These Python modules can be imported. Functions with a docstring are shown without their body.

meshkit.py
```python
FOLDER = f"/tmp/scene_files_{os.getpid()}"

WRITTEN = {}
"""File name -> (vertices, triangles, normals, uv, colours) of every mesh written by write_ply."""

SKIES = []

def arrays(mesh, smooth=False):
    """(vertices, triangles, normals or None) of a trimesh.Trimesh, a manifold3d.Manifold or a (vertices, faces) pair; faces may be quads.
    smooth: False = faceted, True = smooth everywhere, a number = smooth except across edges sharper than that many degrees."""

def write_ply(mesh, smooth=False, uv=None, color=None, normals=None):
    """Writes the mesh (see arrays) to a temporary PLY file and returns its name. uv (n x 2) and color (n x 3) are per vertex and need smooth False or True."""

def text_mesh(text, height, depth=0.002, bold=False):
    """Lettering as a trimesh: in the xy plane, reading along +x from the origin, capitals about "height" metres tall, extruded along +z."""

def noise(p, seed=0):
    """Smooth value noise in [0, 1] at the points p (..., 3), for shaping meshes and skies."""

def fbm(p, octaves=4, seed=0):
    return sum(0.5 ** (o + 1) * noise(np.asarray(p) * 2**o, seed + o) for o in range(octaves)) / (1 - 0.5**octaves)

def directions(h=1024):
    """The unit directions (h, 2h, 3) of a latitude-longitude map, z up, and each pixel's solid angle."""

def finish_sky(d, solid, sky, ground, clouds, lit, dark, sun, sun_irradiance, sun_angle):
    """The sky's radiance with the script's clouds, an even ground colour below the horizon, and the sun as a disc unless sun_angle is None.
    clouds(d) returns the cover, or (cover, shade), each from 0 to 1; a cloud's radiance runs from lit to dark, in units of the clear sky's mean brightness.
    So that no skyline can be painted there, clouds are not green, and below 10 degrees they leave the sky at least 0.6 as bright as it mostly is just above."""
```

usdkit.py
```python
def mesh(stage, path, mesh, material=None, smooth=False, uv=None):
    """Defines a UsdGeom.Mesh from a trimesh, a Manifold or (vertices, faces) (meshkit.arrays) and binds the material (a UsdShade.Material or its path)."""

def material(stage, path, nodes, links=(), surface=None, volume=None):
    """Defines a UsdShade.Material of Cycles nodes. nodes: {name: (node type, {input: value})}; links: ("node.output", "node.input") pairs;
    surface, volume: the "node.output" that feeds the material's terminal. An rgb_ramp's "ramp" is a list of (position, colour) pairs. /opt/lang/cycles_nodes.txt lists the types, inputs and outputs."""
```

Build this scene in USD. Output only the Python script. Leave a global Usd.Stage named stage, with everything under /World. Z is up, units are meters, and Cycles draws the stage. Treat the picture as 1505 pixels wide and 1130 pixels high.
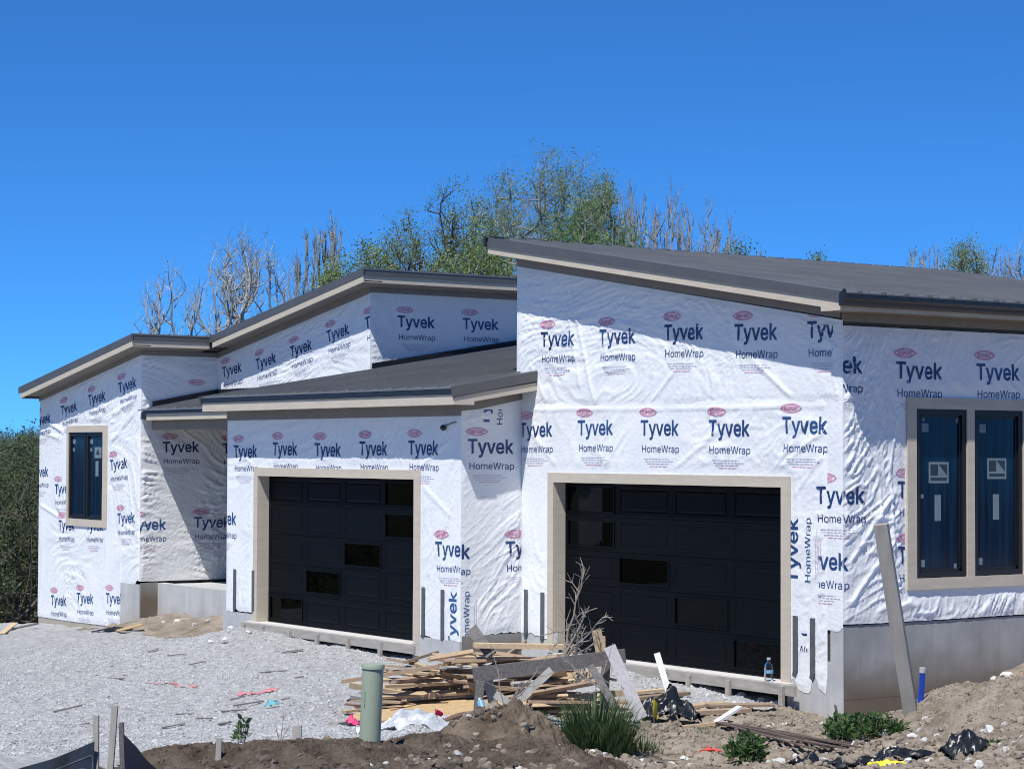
import math, random, numpy as np, trimesh, usdkit, meshkit
from pxr import Usd, UsdGeom, UsdLux, UsdShade, Gf, Sdf, Vt
from shapely import geometry as sg, affinity, union_all
from scipy.interpolate import RBFInterpolator

stage = Usd.Stage.CreateInMemory()
UsdGeom.SetStageUpAxis(stage, 'Z'); UsdGeom.SetStageMetersPerUnit(stage, 1.0)
UsdGeom.Xform.Define(stage, '/World'); UsdGeom.Scope.Define(stage, '/World/Looks')

# ------------------------------------------------------------------ camera, sky, sun, exposure
EXPOSURE = 0.22
SUN = np.array([0.5, -0.864, 1.75]); SUN /= np.linalg.norm(SUN)
SUN_INTENSITY, SKY_STRENGTH = 1.25, 0.112
CAM = np.array([19.6875, -18.8994, 2.8605]); YAW, PITCH, ROLL = 2.5266, 0.0313, 0.0041
cf = np.array([math.cos(YAW)*math.cos(PITCH), math.sin(YAW)*math.cos(PITCH), math.sin(PITCH)])
cr = np.array([math.sin(YAW), -math.cos(YAW), 0.0]); cu = np.cross(cr, cf)
c_, s_ = math.cos(ROLL), math.sin(ROLL)
r_, u_ = c_*cr + s_*cu, -s_*cr + c_*cu
cam = UsdGeom.Camera.Define(stage, '/World/camera')
cam.AddTransformOp().Set(Gf.Matrix4d(*[float(x) for row in ([*r_, 0], [*u_, 0], [*(-cf), 0], [*CAM, 1]) for x in row]))
cam.CreateFocalLengthAttr(77.0); cam.CreateHorizontalApertureAttr(36.0); cam.CreateVerticalApertureAttr(27.0)
cam.CreateClippingRangeAttr(Gf.Vec2f(0.1, 5000)); cam.CreateExposureAttr(EXPOSURE)

SUN_EL = math.asin(SUN[2]); SUN_ROT = math.atan2(SUN[0], SUN[1])
sky_mat = usdkit.material(stage, '/World/Looks/sky_look', {
    'sky': ('sky_texture', dict(sky_type='single_scattering', sun_disc=False, sun_elevation=SUN_EL, sun_rotation=SUN_ROT, altitude=250.0, air_density=0.4, aerosol_density=0.0, ozone_density=6.0)),
    'gm': ('gamma', dict(gamma=0.78)),
    'hs': ('mix_color', dict(blend_type='multiply', fac=1.0, b=(0.36, 1.07, 1.80), use_clamp=False)),
    'bg': ('background_shader', dict(strength=SKY_STRENGTH))},
    [('sky.color', 'gm.color'), ('gm.color', 'hs.a'), ('hs.result', 'bg.color')], surface='bg.background')
dome = UsdLux.DomeLight.Define(stage, '/World/sky'); dome.CreateIntensityAttr(1.0)
UsdShade.MaterialBindingAPI.Apply(dome.GetPrim()).Bind(sky_mat)
dome.GetPrim().SetCustomDataByKey('kind', 'structure')
sun = UsdLux.DistantLight.Define(stage, '/World/sun')
sun.CreateNormalizeAttr(True); sun.CreateIntensityAttr(SUN_INTENSITY); sun.CreateAngleAttr(0.53); sun.CreateColorAttr(Gf.Vec3f(1.0, 0.985, 0.94))
zax = SUN; xax = np.cross([0, 0, 1.0], zax); xax /= np.linalg.norm(xax); yax = np.cross(zax, xax)
sun.AddTransformOp().Set(Gf.Matrix4d(*[float(x) for row in ([*xax, 0], [*yax, 0], [*zax, 0], [0, 0, 50, 1]) for x in row]))

# ------------------------------------------------------------------ helpers
USED = {}
def numbered(path):
    if path not in USED:
        USED[path] = 0; return path
    USED[path] += 1
    return '%s_%03d' % (path, USED[path])
def keys(prim, **k):
    for a, b in k.items():
        if b: prim.SetCustomDataByKey(a, b)
    return prim
def thing(name, label, category, loc=(0, 0, 0), rotz=0.0, group=None, kind=None):
    x = UsdGeom.Xform.Define(stage, numbered('/World/' + name))
    x.AddTranslateOp().Set(Gf.Vec3d(*map(float, loc)))
    if rotz: x.AddRotateZOp().Set(math.degrees(rotz))
    keys(x.GetPrim(), label=label, category=category, group=group, kind=kind)
    return str(x.GetPath())
def part(parent, name, mesh, mat, smooth=False, label=None):
    if isinstance(mesh, trimesh.Trimesh): mesh = mesh.copy(); mesh.remove_unreferenced_vertices()
    p = numbered(parent + '/' + name)
    m = usdkit.mesh(stage, p, mesh, mat, smooth)
    if label: keys(m.GetPrim(), label=label)
    return p
def solo(name, mesh, mat, label=None, category=None, group=None, kind=None, smooth=False):
    p = part('/World', name, mesh, mat, smooth)
    keys(stage.GetPrimAtPath(p), label=label, category=category, group=group, kind=kind)
    return p
class MB:
    """collects pieces of ONE mesh"""
    def __init__(s): s.v, s.f, s.n = [], [], 0
    def add(s, v, f):
        v = np.asarray(v, float); f = np.asarray(f, int)
        if f.ndim == 2 and f.shape[1] == 4: f = np.vstack([f[:, [0, 1, 2]], f[:, [0, 2, 3]]])
        s.v.append(v); s.f.append(f + s.n); s.n += len(v); return s
    def mesh(s, m): return s.add(m.vertices, m.faces)
    BF = np.array([[0, 3, 2, 1], [4, 5, 6, 7], [0, 1, 5, 4], [1, 2, 6, 5], [2, 3, 7, 6], [3, 0, 4, 7]])
    def box(s, lo, hi):
        (a, b, c), (d, e, f) = np.minimum(lo, hi), np.maximum(lo, hi)
        return s.add([(a, b, c), (d, b, c), (d, e, c), (a, e, c), (a, b, f), (d, b, f), (d, e, f), (a, e, f)], s.BF)
    def bar(s, p, q, w, h, up=(0, 0, 1), taper=1.0):
        """a board from p to q, w wide across, h thick along up"""
        p, q = np.asarray(p, float), np.asarray(q, float); d = q - p; d /= np.linalg.norm(d)
        a = np.cross(d, up)
        if np.linalg.norm(a) < 1e-6: a = np.cross(d, (1, 0, 0))
        a /= np.linalg.norm(a); b = np.cross(a, d)
        k = lambda o, t: [o + (-a*w - b*h)*t/2, o + (a*w - b*h)*t/2, o + (a*w + b*h)*t/2, o + (-a*w + b*h)*t/2]
        return s.add(k(p, 1) + k(q, taper), s.BF)
    def tube(s, pts, rad, n=8, cap=True):
        pts = np.asarray(pts, float); rad = np.broadcast_to(np.asarray(rad, float), (len(pts),))
        t = np.gradient(pts, axis=0); t /= np.linalg.norm(t, axis=1, keepdims=True) + 1e-12
        ref = np.array([0, 0, 1.0]) if abs(t[0, 2]) < .9 else np.array([1.0, 0, 0])
        a = np.cross(t, ref); a /= np.linalg.norm(a, axis=1, keepdims=True) + 1e-12; b = np.cross(t, a)
        th = np.arange(n)*2*np.pi/n
        v = pts[:, None] + rad[:, None, None]*(np.cos(th)[None, :, None]*a[:, None] + np.sin(th)[None, :, None]*b[:, None])
        L = len(pts); i, j = np.meshgrid(np.arange(L-1), np.arange(n), indexing='ij'); j2 = (j+1) % n
        f = np.stack([i*n+j, (i+1)*n+j, (i+1)*n+j2, i*n+j2], -1).reshape(-1, 4)
        f = np.vstack([f[:, [0, 1, 2]], f[:, [0, 2, 3]]]); v = v.reshape(-1, 3)
        if cap:
            v = np.vstack([v, pts[:1], pts[-1:]]); k = np.arange(n); k2 = (k+1) % n
            f = np.vstack([f, np.stack([np.full(n, L*n), k, k2], 1), np.stack([np.full(n, L*n+1), (L-1)*n+k2, (L-1)*n+k], 1)])
        return s.add(v, f)
    def prism(s, poly, plane, a, b):
        """polygon (shapely or list) in the plane's two coordinates, extruded along its normal axis from a to b"""
        poly = poly if hasattr(poly, 'geom_type') else sg.Polygon(poly)
        for g in getattr(poly, 'geoms', [poly]):
            m = trimesh.creation.extrude_polygon(g, abs(b-a), engine='earcut'); v = m.vertices.copy(); o = min(a, b)
            if plane == 'y': v = np.stack([v[:, 0], o + v[:, 2], v[:, 1]], 1); fl = True      # (x,z)
            elif plane == 'x': v = np.stack([o + v[:, 2], v[:, 0], v[:, 1]], 1); fl = False     # (y,z)
            else: v = np.stack([v[:, 0], v[:, 1], o + v[:, 2]], 1); fl = False
            s.add(v, m.faces[:, ::-1] if fl else m.faces)
        return s
    def tm(s): return trimesh.Trimesh(np.vstack(s.v), np.vstack(s.f), process=False)
def Box(lo, hi): return MB().box(lo, hi).tm()

def mat(name, c1, c2=None, scale=6.0, rough=0.7, bump=0.0, bscale=None, detail=4.0, metallic=0.0, spec=0.5, vec='object', stretch=None, lo=.35, hi=.65, bdist=.02, spots=None, rnd=0.0, extra=None):
    """principled with a noise-mixed colour and a noise bump; spots=(colour, scale, threshold) adds stains"""
    c2 = c2 or c1
    N = {'tc': ('texture_coordinate', {}), 'map': ('mapping', dict(scale=stretch or (1, 1, 1))),
         'n': ('noise_texture', dict(scale=scale, detail=detail, roughness=.62)),
         'r': ('rgb_ramp', {'ramp': [(0, c1), (lo, c1), (hi, c2), (1, c2)]}),
         'p': ('principled_bsdf', dict(roughness=rough, metallic=metallic, specular_ior_level=spec))}
    src = 'tc.object'
    if vec == 'world': N['tc'] = ('geometry', {}); src = 'tc.position'
    L = [(src, 'map.vector'), ('map.vector', 'n.vector'), ('n.fac', 'r.fac')]
    col = 'r.color'
    if spots:
        N['sn'] = ('noise_texture', dict(scale=spots[1], detail=5.0, roughness=.65)); N['sr'] = ('rgb_ramp', {'ramp': [(0, (0, 0, 0)), (spots[2], (0, 0, 0)), (min(1, spots[2]+.12), (1, 1, 1)), (1, (1, 1, 1))]})
        N['sm'] = ('mix_color', dict(b=spots[0])); L += [(src, 'sn.vector'), ('sn.fac', 'sr.fac'), ('sr.color', 'sm.fac'), (col, 'sm.a')]; col = 'sm.result'
    if rnd:
        N['oi'] = ('object_info', {}); N['rv'] = ('map_range', dict(from_min=0.0, from_max=1.0, to_min=1-rnd, to_max=1+rnd)); N['hs'] = ('hsv', dict(hue=.5, saturation=1.0, fac=1.0))
        L += [('oi.random', 'rv.value'), ('rv.result', 'hs.value'), (col, 'hs.color')]; col = 'hs.color'
    L.append((col, 'p.base_color'))
    if bump:
        N['bn'] = ('noise_texture', dict(scale=bscale or scale*4, detail=5.0, roughness=.6)); N['b'] = ('bump', dict(strength=bump, distance=bdist))
        L += [('map.vector', 'bn.vector'), ('bn.fac', 'b.height'), ('b.normal', 'p.normal')]
    if extra: N['p'][1].update(extra)
    return usdkit.material(stage, '/World/Looks/' + name, N, L, surface='p.BSDF')

M = {}
M['wrap'] = mat('wrap_look', (.81, .81, .805), (.75, .76, .77), scale=1.3, rough=.42, bump=.6, bscale=17, bdist=.013, vec='world', spots=((.66, .66, .66), 2.2, .62), spec=.4)
M['navy'] = mat('lettering_navy_look', (.008, .022, .10), (.028, .095, .26), scale=.7, rough=.55, vec='world')
M['red'] = mat('emblem_red_look', (.56, .20, .31), (.68, .38, .47), scale=14, rough=.55, vec='world')
M['print'] = mat('fine_print_look', (.36, .38, .50), (.50, .42, .50), scale=2, rough=.55, vec='world')
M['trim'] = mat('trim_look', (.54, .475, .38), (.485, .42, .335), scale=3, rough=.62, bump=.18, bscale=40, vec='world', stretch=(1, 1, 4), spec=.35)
M['frieze'] = mat('shaded_trim_look', (.24, .215, .19), (.21, .19, .165), scale=3, rough=.65, vec='world', spec=.3)  # trim beige darkened: shade under the eaves put into the colour
M['roof'] = mat('roof_metal_look', (.165, .168, .174), (.135, .138, .145), scale=.8, rough=.27, metallic=.0, vec='world', spec=.5)
M['dark'] = mat('dark_metal_look', (.012, .013, .017), (.017, .018, .022), scale=4, rough=.38, vec='world')
M['edge'] = mat('edge_metal_look', (.10, .10, .102), (.085, .086, .09), scale=2, rough=.45, metallic=.1, vec='world')
M['door'] = mat('garage_door_look', (.0020, .0032, .0050), (.0014, .0024, .0040), scale=2, rough=.55, bump=.12, bscale=30, stretch=(1, 1, 14), vec='world', spec=.10)
M['frame'] = mat('black_frame_look', (.008, .008, .010), scale=5, rough=.4, vec='world')
M['strap'] = mat('grey_strap_look', (.10, .11, .12), (.075, .08, .09), scale=8, rough=.6, vec='world')
M['inner'] = mat('interior_look', (.10, .09, .075), (.075, .07, .06), scale=2, rough=.9, vec='world')
M['sheath'] = mat('sheathing_look', (.055, .06, .06), (.08, .075, .065), scale=3, rough=.8, vec='world')
M['sticker'] = mat('sticker_look', (.17, .22, .25), (.14, .19, .22), scale=10, rough=.5, vec='world')
M['sticker_dark'] = mat('sticker_dark_look', (.02, .035, .05), scale=10, rough=.5, vec='world')
M['white'] = mat('white_paint_look', (.74, .74, .74), (.64, .64, .66), scale=5, rough=.55, bump=.1)
# concrete with form stains and mud splashed along its foot
def concrete(name, c1, c2, mud, z0, z1):
    N = {'g': ('geometry', {}), 'n': ('noise_texture', dict(scale=2.2, detail=8.0, roughness=.68)), 'r': ('rgb_ramp', {'ramp': [(0, c1), (.36, c1), (.66, c2), (1, c2)]}),
         'mp': ('mapping', dict(scale=(6, 6, .7))), 'st': ('noise_texture', dict(scale=1.0, detail=4.0)), 'sr': ('rgb_ramp', {'ramp': [(0, (.72, .72, .72)), (.4, (.93, .93, .93)), (.6, (1, 1, 1)), (1, (1.08, 1.08, 1.08))]}),
         'mul': ('mix_color', dict(blend_type='multiply', fac=1.0, use_clamp=False)), 'xyz': ('separate_xyz', {}), 'n2': ('noise_texture', dict(scale=1.6, detail=6.0, roughness=.6)),
         'add': ('math', dict(math_type='multiply_add', value2=.55, value3=-.27)), 'zz': ('math', dict(math_type='add')), 'mr': ('map_range', dict(from_min=z1, from_max=z0, to_min=0.0, to_max=.85, clamp=True)),
         'mm': ('mix_color', dict(b=mud)), 'bn': ('noise_texture', dict(scale=45.0, detail=6.0)), 'b': ('bump', dict(strength=.25, distance=.006)), 'p': ('principled_bsdf', dict(roughness=.85, specular_ior_level=.25))}
    L = [('g.position', 'n.vector'), ('g.position', 'n2.vector'), ('g.position', 'mp.vector'), ('mp.vector', 'st.vector'), ('n.fac', 'r.fac'), ('st.fac', 'sr.fac'), ('r.color', 'mul.a'), ('sr.color', 'mul.b'),
         ('g.position', 'xyz.vector'), ('n2.fac', 'add.value1'), ('add.value', 'zz.value1'), ('xyz.z', 'zz.value2'), ('zz.value', 'mr.value'), ('mr.result', 'mm.fac'), ('mul.result', 'mm.a'), ('mm.result', 'p.base_color'),
         ('g.position', 'bn.vector'), ('bn.fac', 'b.height'), ('b.normal', 'p.normal')]
    return usdkit.material(stage, '/World/Looks/' + name, N, L, surface='p.BSDF')
M['concrete'] = concrete('concrete_look', (.27, .275, .28), (.35, .35, .35), (.125, .092, .06), -.15, .42)
M['concrete_pale'] = concrete('pale_concrete_look', (.40, .40, .40), (.50, .50, .49), (.36, .31, .24), -.75, -.2)
def pane_mat(name, tint, body, f0):
    return usdkit.material(stage, '/World/Looks/' + name, {
        'fr': ('fresnel', dict(IOR=1.55)), 'm': ('math', dict(math_type='multiply_add', value2=.9, value3=f0, use_clamp=True)), 't': ('transparent_bsdf', dict(color=body)), 'gl': ('glossy_bsdf', dict(color=tint, roughness=.015)), 'mx': ('mix_closure', {})},
        [('fr.fac', 'm.value1'), ('m.value', 'mx.fac'), ('t.BSDF', 'mx.closure1'), ('gl.BSDF', 'mx.closure2')], surface='mx.closure')
M['glass'] = mat('film_reflection_glass_look', (.0012, .006, .020), (.006, .024, .056), scale=1.5, rough=.10, vec='world', stretch=(8, 8, .4), extra=dict(specular_ior_level=.22))  # blue film, with vertical reflection streaks painted in by stretched noise
M['doorglass'] = pane_mat('garage_glass_look', (.42, .48, .55), (.035, .04, .05), -.02)

# ------------------------------------------------------------------ ground
CTL = np.array([(-25.6,0.2,-0.95),(-23.5,0.2,-0.85),(-21.4,0.2,-0.73),(-20.5,0.2,-0.58),(-20.3,0.75,-0.44),(-17.5,0.75,-0.31),(-14.2,0.75,-0.25),(-17.5,-0.3,-0.5),(-14.2,-1.2,-0.36),(-13.2,-1.3,-0.15),(-10.6,-1.3,-0.2),(-8,-1.3,-0.27),(-6.9,-1.2,-0.25),(-6.5,-0.15,-0.2),(-4.3,-0.2,-0.14),(-2.5,-0.2,-0.24),(-0.97,-0.15,-0.33),(0.05,-0.1,-0.38),(0.1,1.07,-0.4),(0.1,1.67,-0.35),(0.1,2.17,-0.23),(0.1,3.26,0.13),(0.1,5,0.5),(0.1,9,1),(-20.97,-2.07,-0.69),(-10.8,-6.27,-0.5),(-5.44,-8.49,-0.4),(-11.86,-2.62,-0.36),(-5.46,-5.92,-0.4),(-6.83,-3.64,-0.3),(-11.38,-4.61,-0.54),(-4.48,-7.78,-0.35),(-3.16,-5.28,-0.38),(-2.67,-4.12,-0.45),(-1.56,-3.4,-0.34),(0.5,-6.22,-0.12),(-0.42,-7.32,-0.14),(-0.75,-8.35,-0.14),(2.64,-9.43,0.18),(3.13,-8.6,0.2),(3.51,-7.84,0.18),(2.68,-6.08,-0.1),(-0.79,-1.93,-0.36),(1.21,-3.58,-0.34),(2.44,-4.61,-0.32),(1.04,-1.95,-0.33),(3.26,-3.96,-0.25),(3.25,-2.53,-0.12),(5.16,-4.43,-0.01),(4.4,-2.25,0.19),(2.86,-0.01,0.34),(6.85,-4.49,0.19),(5.26,-11.99,0.29),(5.88,-8.15,0.06),(6.92,-6.93,0.09),(6.38,-10.96,0.34),(19.7,-18.9,1.25),(12.5,-13.8,0.62),(9,-16,0.55),(14,-9,0.7),(2,-14,0.05),(-6,-14,-0.1),(5.7,-5.9,-0.05),(7.5,-0.5,0.25),(-16,-12,-0.5),(-26,-8,-1),(-30,-2,-1.4),(-34,4,-3),(-28,8,-3.2),(-20,16,-3.8),(-8,16,-2),(2,14,0.6),(10,8,1)])
rbf = RBFInterpolator(CTL[:, :2], CTL[:, 2], kernel='thin_plate_spline', smoothing=.02)
FW = np.array([math.cos(YAW), math.sin(YAW)]); RT = np.array([math.sin(YAW), -math.cos(YAW)])
def sd(s, d):
    """street frame: s metres to the right and d metres ahead of where the photographer stands"""
    p = CAM[:2] + FW*d + RT*s
    return float(p[0]), float(p[1])
def far_z(x, y):
    """valley behind the house and the ridge beyond"""
    q = np.hypot(x-CAM[0], y-CAM[1]); w = (x-CAM[0])*FW[0] + (y-CAM[1])*FW[1]
    t = np.clip((q-48)/35, 0, 1); valley = -1.0 - 6.0*t*t*(3-2*t)
    t2 = np.clip((q-95)/210, 0, 1); ridge = 10.5*t2*t2*(3-2*t2)
    back = valley + ridge + 1.5*(meshkit.fbm(np.stack([x/60, y/60, 0*x], -1), 3, 5)-.5)
    t3 = np.clip((q-16)/110, 0, 1); down = 1.2 - 15*t3*t3*(3-2*t3)                     # unseen land lowered to the sides and behind so windows mirror sky
    k = np.clip((w/np.maximum(q, 1)-.30)/.25, 0, 1)
    return back*k + down*(1-k)
def gz(x, y):
    x, y = np.broadcast_arrays(np.asarray(x, float), np.asarray(y, float)); shp = x.shape; x, y = x.ravel(), y.ravel()
    near = np.clip(rbf(np.stack([np.clip(x, -36, 24), np.clip(y, -24, 18)], 1)), -6, 2.2)
    dx = np.maximum(np.maximum(-28 - x, x - 8), 0); dy = np.maximum(np.maximum(-14 - y, y - 9), 0)
    dcam = np.hypot(x-CAM[0], y-CAM[1]); t = np.clip(np.hypot(dx, dy)/14, 0, 1); t = t*t*(3-2*t); t = np.where(dcam < 14, t*np.clip((dcam-6)/8, 0, 1), t)
    z = near*(1-t) + far_z(x, y)*t
    return z.reshape(shp)
def relief(x, y):
    """small unevenness of the ground: lumps in the soil, ripples in the gravel"""
    m = soil_mask(x, y); p = np.stack([x, y, 0*x], -1)
    lumps = (meshkit.fbm(p*2.6, 4, 11)-.5)*.19 + (meshkit.fbm(p*9, 3, 12)-.5)*.10
    q = np.dot(p, np.array([[.78, .5, 0], [-.62, .9, 0], [0, 0, 1]])); rough = (meshkit.fbm(p*1.4, 3, 13)-.5)*.09 + (meshkit.fbm(p*11, 2, 14)-.5)*.025 + .045*(1-np.abs(2*meshkit.fbm(q*[.55, 2.6, 1], 3, 15)-1))**3
    return m*lumps + (1-m)*rough
def soil_mask(x, y):
    """1 on soil, 0 on gravel"""
    p = np.stack([x, y, 0*x], -1); wob = (meshkit.fbm(p*1.1, 4, 21)-.5)*1.3
    d = (x-CAM[0])*FW[0] + (y-CAM[1])*FW[1]; s = (x-CAM[0])*RT[0] + (y-CAM[1])*RT[1]
    bank = 21.0 - d + .8*wob + np.where(s < -2.5, -(-2.5 - s)*2.2, 0)                 # dark bank in front
    right = np.minimum((s - (.6 + .35*(d-24)) + wob), 27.1-d+.35*(s-2) + .5*wob)          # bare soil before the second garage and to the right
    porch = np.minimum(np.minimum(-14.1 - x, x + 20.6), y + .9 + .5*wob)               # soil in the porch
    m = np.maximum(np.maximum(bank, right), porch)
    return 1/(1+np.exp(-np.clip(m*6, -30, 30)))
def ground_z(x, y): return gz(x, y) + relief(np.asarray(x, float), np.asarray(y, float))
def graded(lo, hi, step, far, n): 
    k = np.geomspace(step, far, n); return np.concatenate([lo - np.cumsum(k)[::-1], np.arange(lo, hi+step/2, step), hi + np.cumsum(k)])
GX, GY = graded(-27, 8.6, .065, 160, 46), graded(-12.6, 4.6, .065, 160, 46)
X, Y = np.meshgrid(GX, GY, indexing='ij')
nearw = np.clip(1-np.maximum(np.maximum(-27-X, X-8.6), np.maximum(-12.6-Y, Y-4.6))/3, 0, 1)
Zg = gz(X, Y) + relief(X, Y)*nearw
MS = soil_mask(X, Y)
nx, ny = X.shape; idx = np.arange(nx*ny).reshape(nx, ny)
quads = np.stack([idx[:-1, :-1], idx[1:, :-1], idx[1:, 1:], idx[:-1, 1:]], -1).reshape(-1, 4)
V = np.stack([X, Y, Zg], -1).reshape(-1, 3); qc = V[quads].mean(1); qm = MS.ravel()[quads].mean(1)
qd = np.hypot(qc[:, 0]-CAM[0], qc[:, 1]-CAM[1]); isfar = (qc[:, 0] < -30) | (qc[:, 1] > 9.5) | (qc[:, 0] > 30) | (qc[:, 1] < -40)
def sub(mask):
    q = quads[mask]; u, inv = np.unique(q, return_inverse=True); inv = inv.reshape(-1, 4)
    return trimesh.Trimesh(V[u], np.vstack([inv[:, [0, 1, 2]], inv[:, [0, 2, 3]]]), process=False)
M['gravel'] = mat('gravel_look', (.25, .25, .253), (.40, .40, .40), scale=9, rough=.9, bump=.9, bscale=26, bdist=.03, vec='world', detail=9, spots=((.27, .27, .275), .6, .56), spec=.2)
M['soil'] = mat('soil_look', (.19, .155, .12), (.35, .30, .245), scale=2.4, rough=.95, bump=1.0, bscale=24, bdist=.05, vec='world', detail=8, spots=((.10, .12, .055), 1.1, .64), spec=.1)
M['hill'] = mat('hillside_look', (.045, .06, .025), (.10, .085, .05), scale=.25, rough=.95, vec='world', detail=8, spec=.1)
solo('gravel_drive', sub((qm < .5) & ~isfar), M['gravel'], kind='structure', smooth=True)
qs, qdep = (qc[:, 0]-CAM[0])*RT[0] + (qc[:, 1]-CAM[1])*RT[1], (qc[:, 0]-CAM[0])*FW[0] + (qc[:, 1]-CAM[1])*FW[1]
dug = (qdep + .55*np.sin(qs*2.1) + .3*np.sin(qs*5.3+1) < 20.9 + .25*np.sin(qs*11)) & (qs < 1.0 + .2*np.sin(qdep*6)) & (qs > -4)
M['dug'] = mat('dug_soil_look', (.060, .046, .036), (.135, .108, .085), scale=4, rough=.95, bump=1.0, bscale=22, bdist=.05, vec='world', detail=8, spec=.1)
solo('bare_soil', sub((qm >= .5) & ~isfar & ~dug), M['soil'], kind='structure', smooth=True)
solo('dug_soil_bank', sub((qm >= .5) & ~isfar & dug), M['dug'], kind='structure', smooth=True)
solo('hillside', sub(isfar), M['hill'], kind='structure', smooth=True)

# ------------------------------------------------------------------ house
H = thing('unfinished_house', 'unfinished low house in white printed wrap with dark slanted metal roofs and black garage doors', 'house')
TX = {}
def glyphs(text, bold=False):
    if (text, bold) not in TX:
        m = meshkit.text_mesh(text, 1.0, .1, bold); c = m.triangles[np.abs(m.face_normals[:, 2] - 1) < 1e-3]
        g = union_all([sg.Polygon(t[:, :2]).buffer(.002) for t in c if sg.Polygon(t[:, :2]).area > 1e-7])
        TX[text, bold] = g.simplify(.008)
    return TX[text, bold]
def fit_text(text, x, z, w, h, bold=False):
    g = glyphs(text, bold); g1 = glyphs('H', bold).bounds; b = g.bounds
    g = affinity.translate(g, -b[0], 0)
    return affinity.translate(affinity.scale(g, w/(b[2]-b[0]), h/(g1[3]-g1[1]), origin=(0, 0)), x, z)
def logo(u, z, rot=0.0, sw=1.0, skip=''):
    """one printed mark, its first letter starting at u on the base line z: emblem, big word, small word, fine print"""
    T, R, P = [fit_text('Tyvek', 0, 0, .815*sw, .215, True)], [], []
    T.append(fit_text('HomeWrap', .03, -.235, .80*sw, .098, False))
    if 'e' not in skip:
        cx, cz = .16, .315
        el = affinity.scale(sg.Point(cx, cz).buffer(1, 8), .185*sw, .062); inn = affinity.scale(sg.Point(cx, cz).buffer(1, 8), .158*sw, .041)
        tips = union_all([sg.Polygon([(cx+s*.205*sw, cz), (cx+s*.15*sw, cz+.022), (cx+s*.15*sw, cz-.022)]) for s in (-1, 1)])
        word = fit_text('DUPONT', cx-.125*sw, cz-.023, .25*sw, .046, True).buffer(.004)
        R += [el.difference(inn).union(tips.difference(inn)), word.intersection(inn)]
    for k, (dz, a, b) in enumerate(((-.33, .08, .62), (-.362, .10, .70), (-.395, .14, .60), (-.43, .2, .58))):
        x = a
        while x < b:
            l = .05 + .05*((math.sin(x*91+k*7)+1)/2)
            (R if k == 3 else P).append(sg.box(x*sw, dz, min(x+l, b)*sw, dz+.009)); x += l + .014
    out = []
    for g in (T, R, P):
        g = union_all(g) if g else sg.Polygon()
        if rot: g = affinity.rotate(g, rot, origin=(0, 0), use_radians=True)
        out.append(affinity.translate(g, u, z))
    return out
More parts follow.
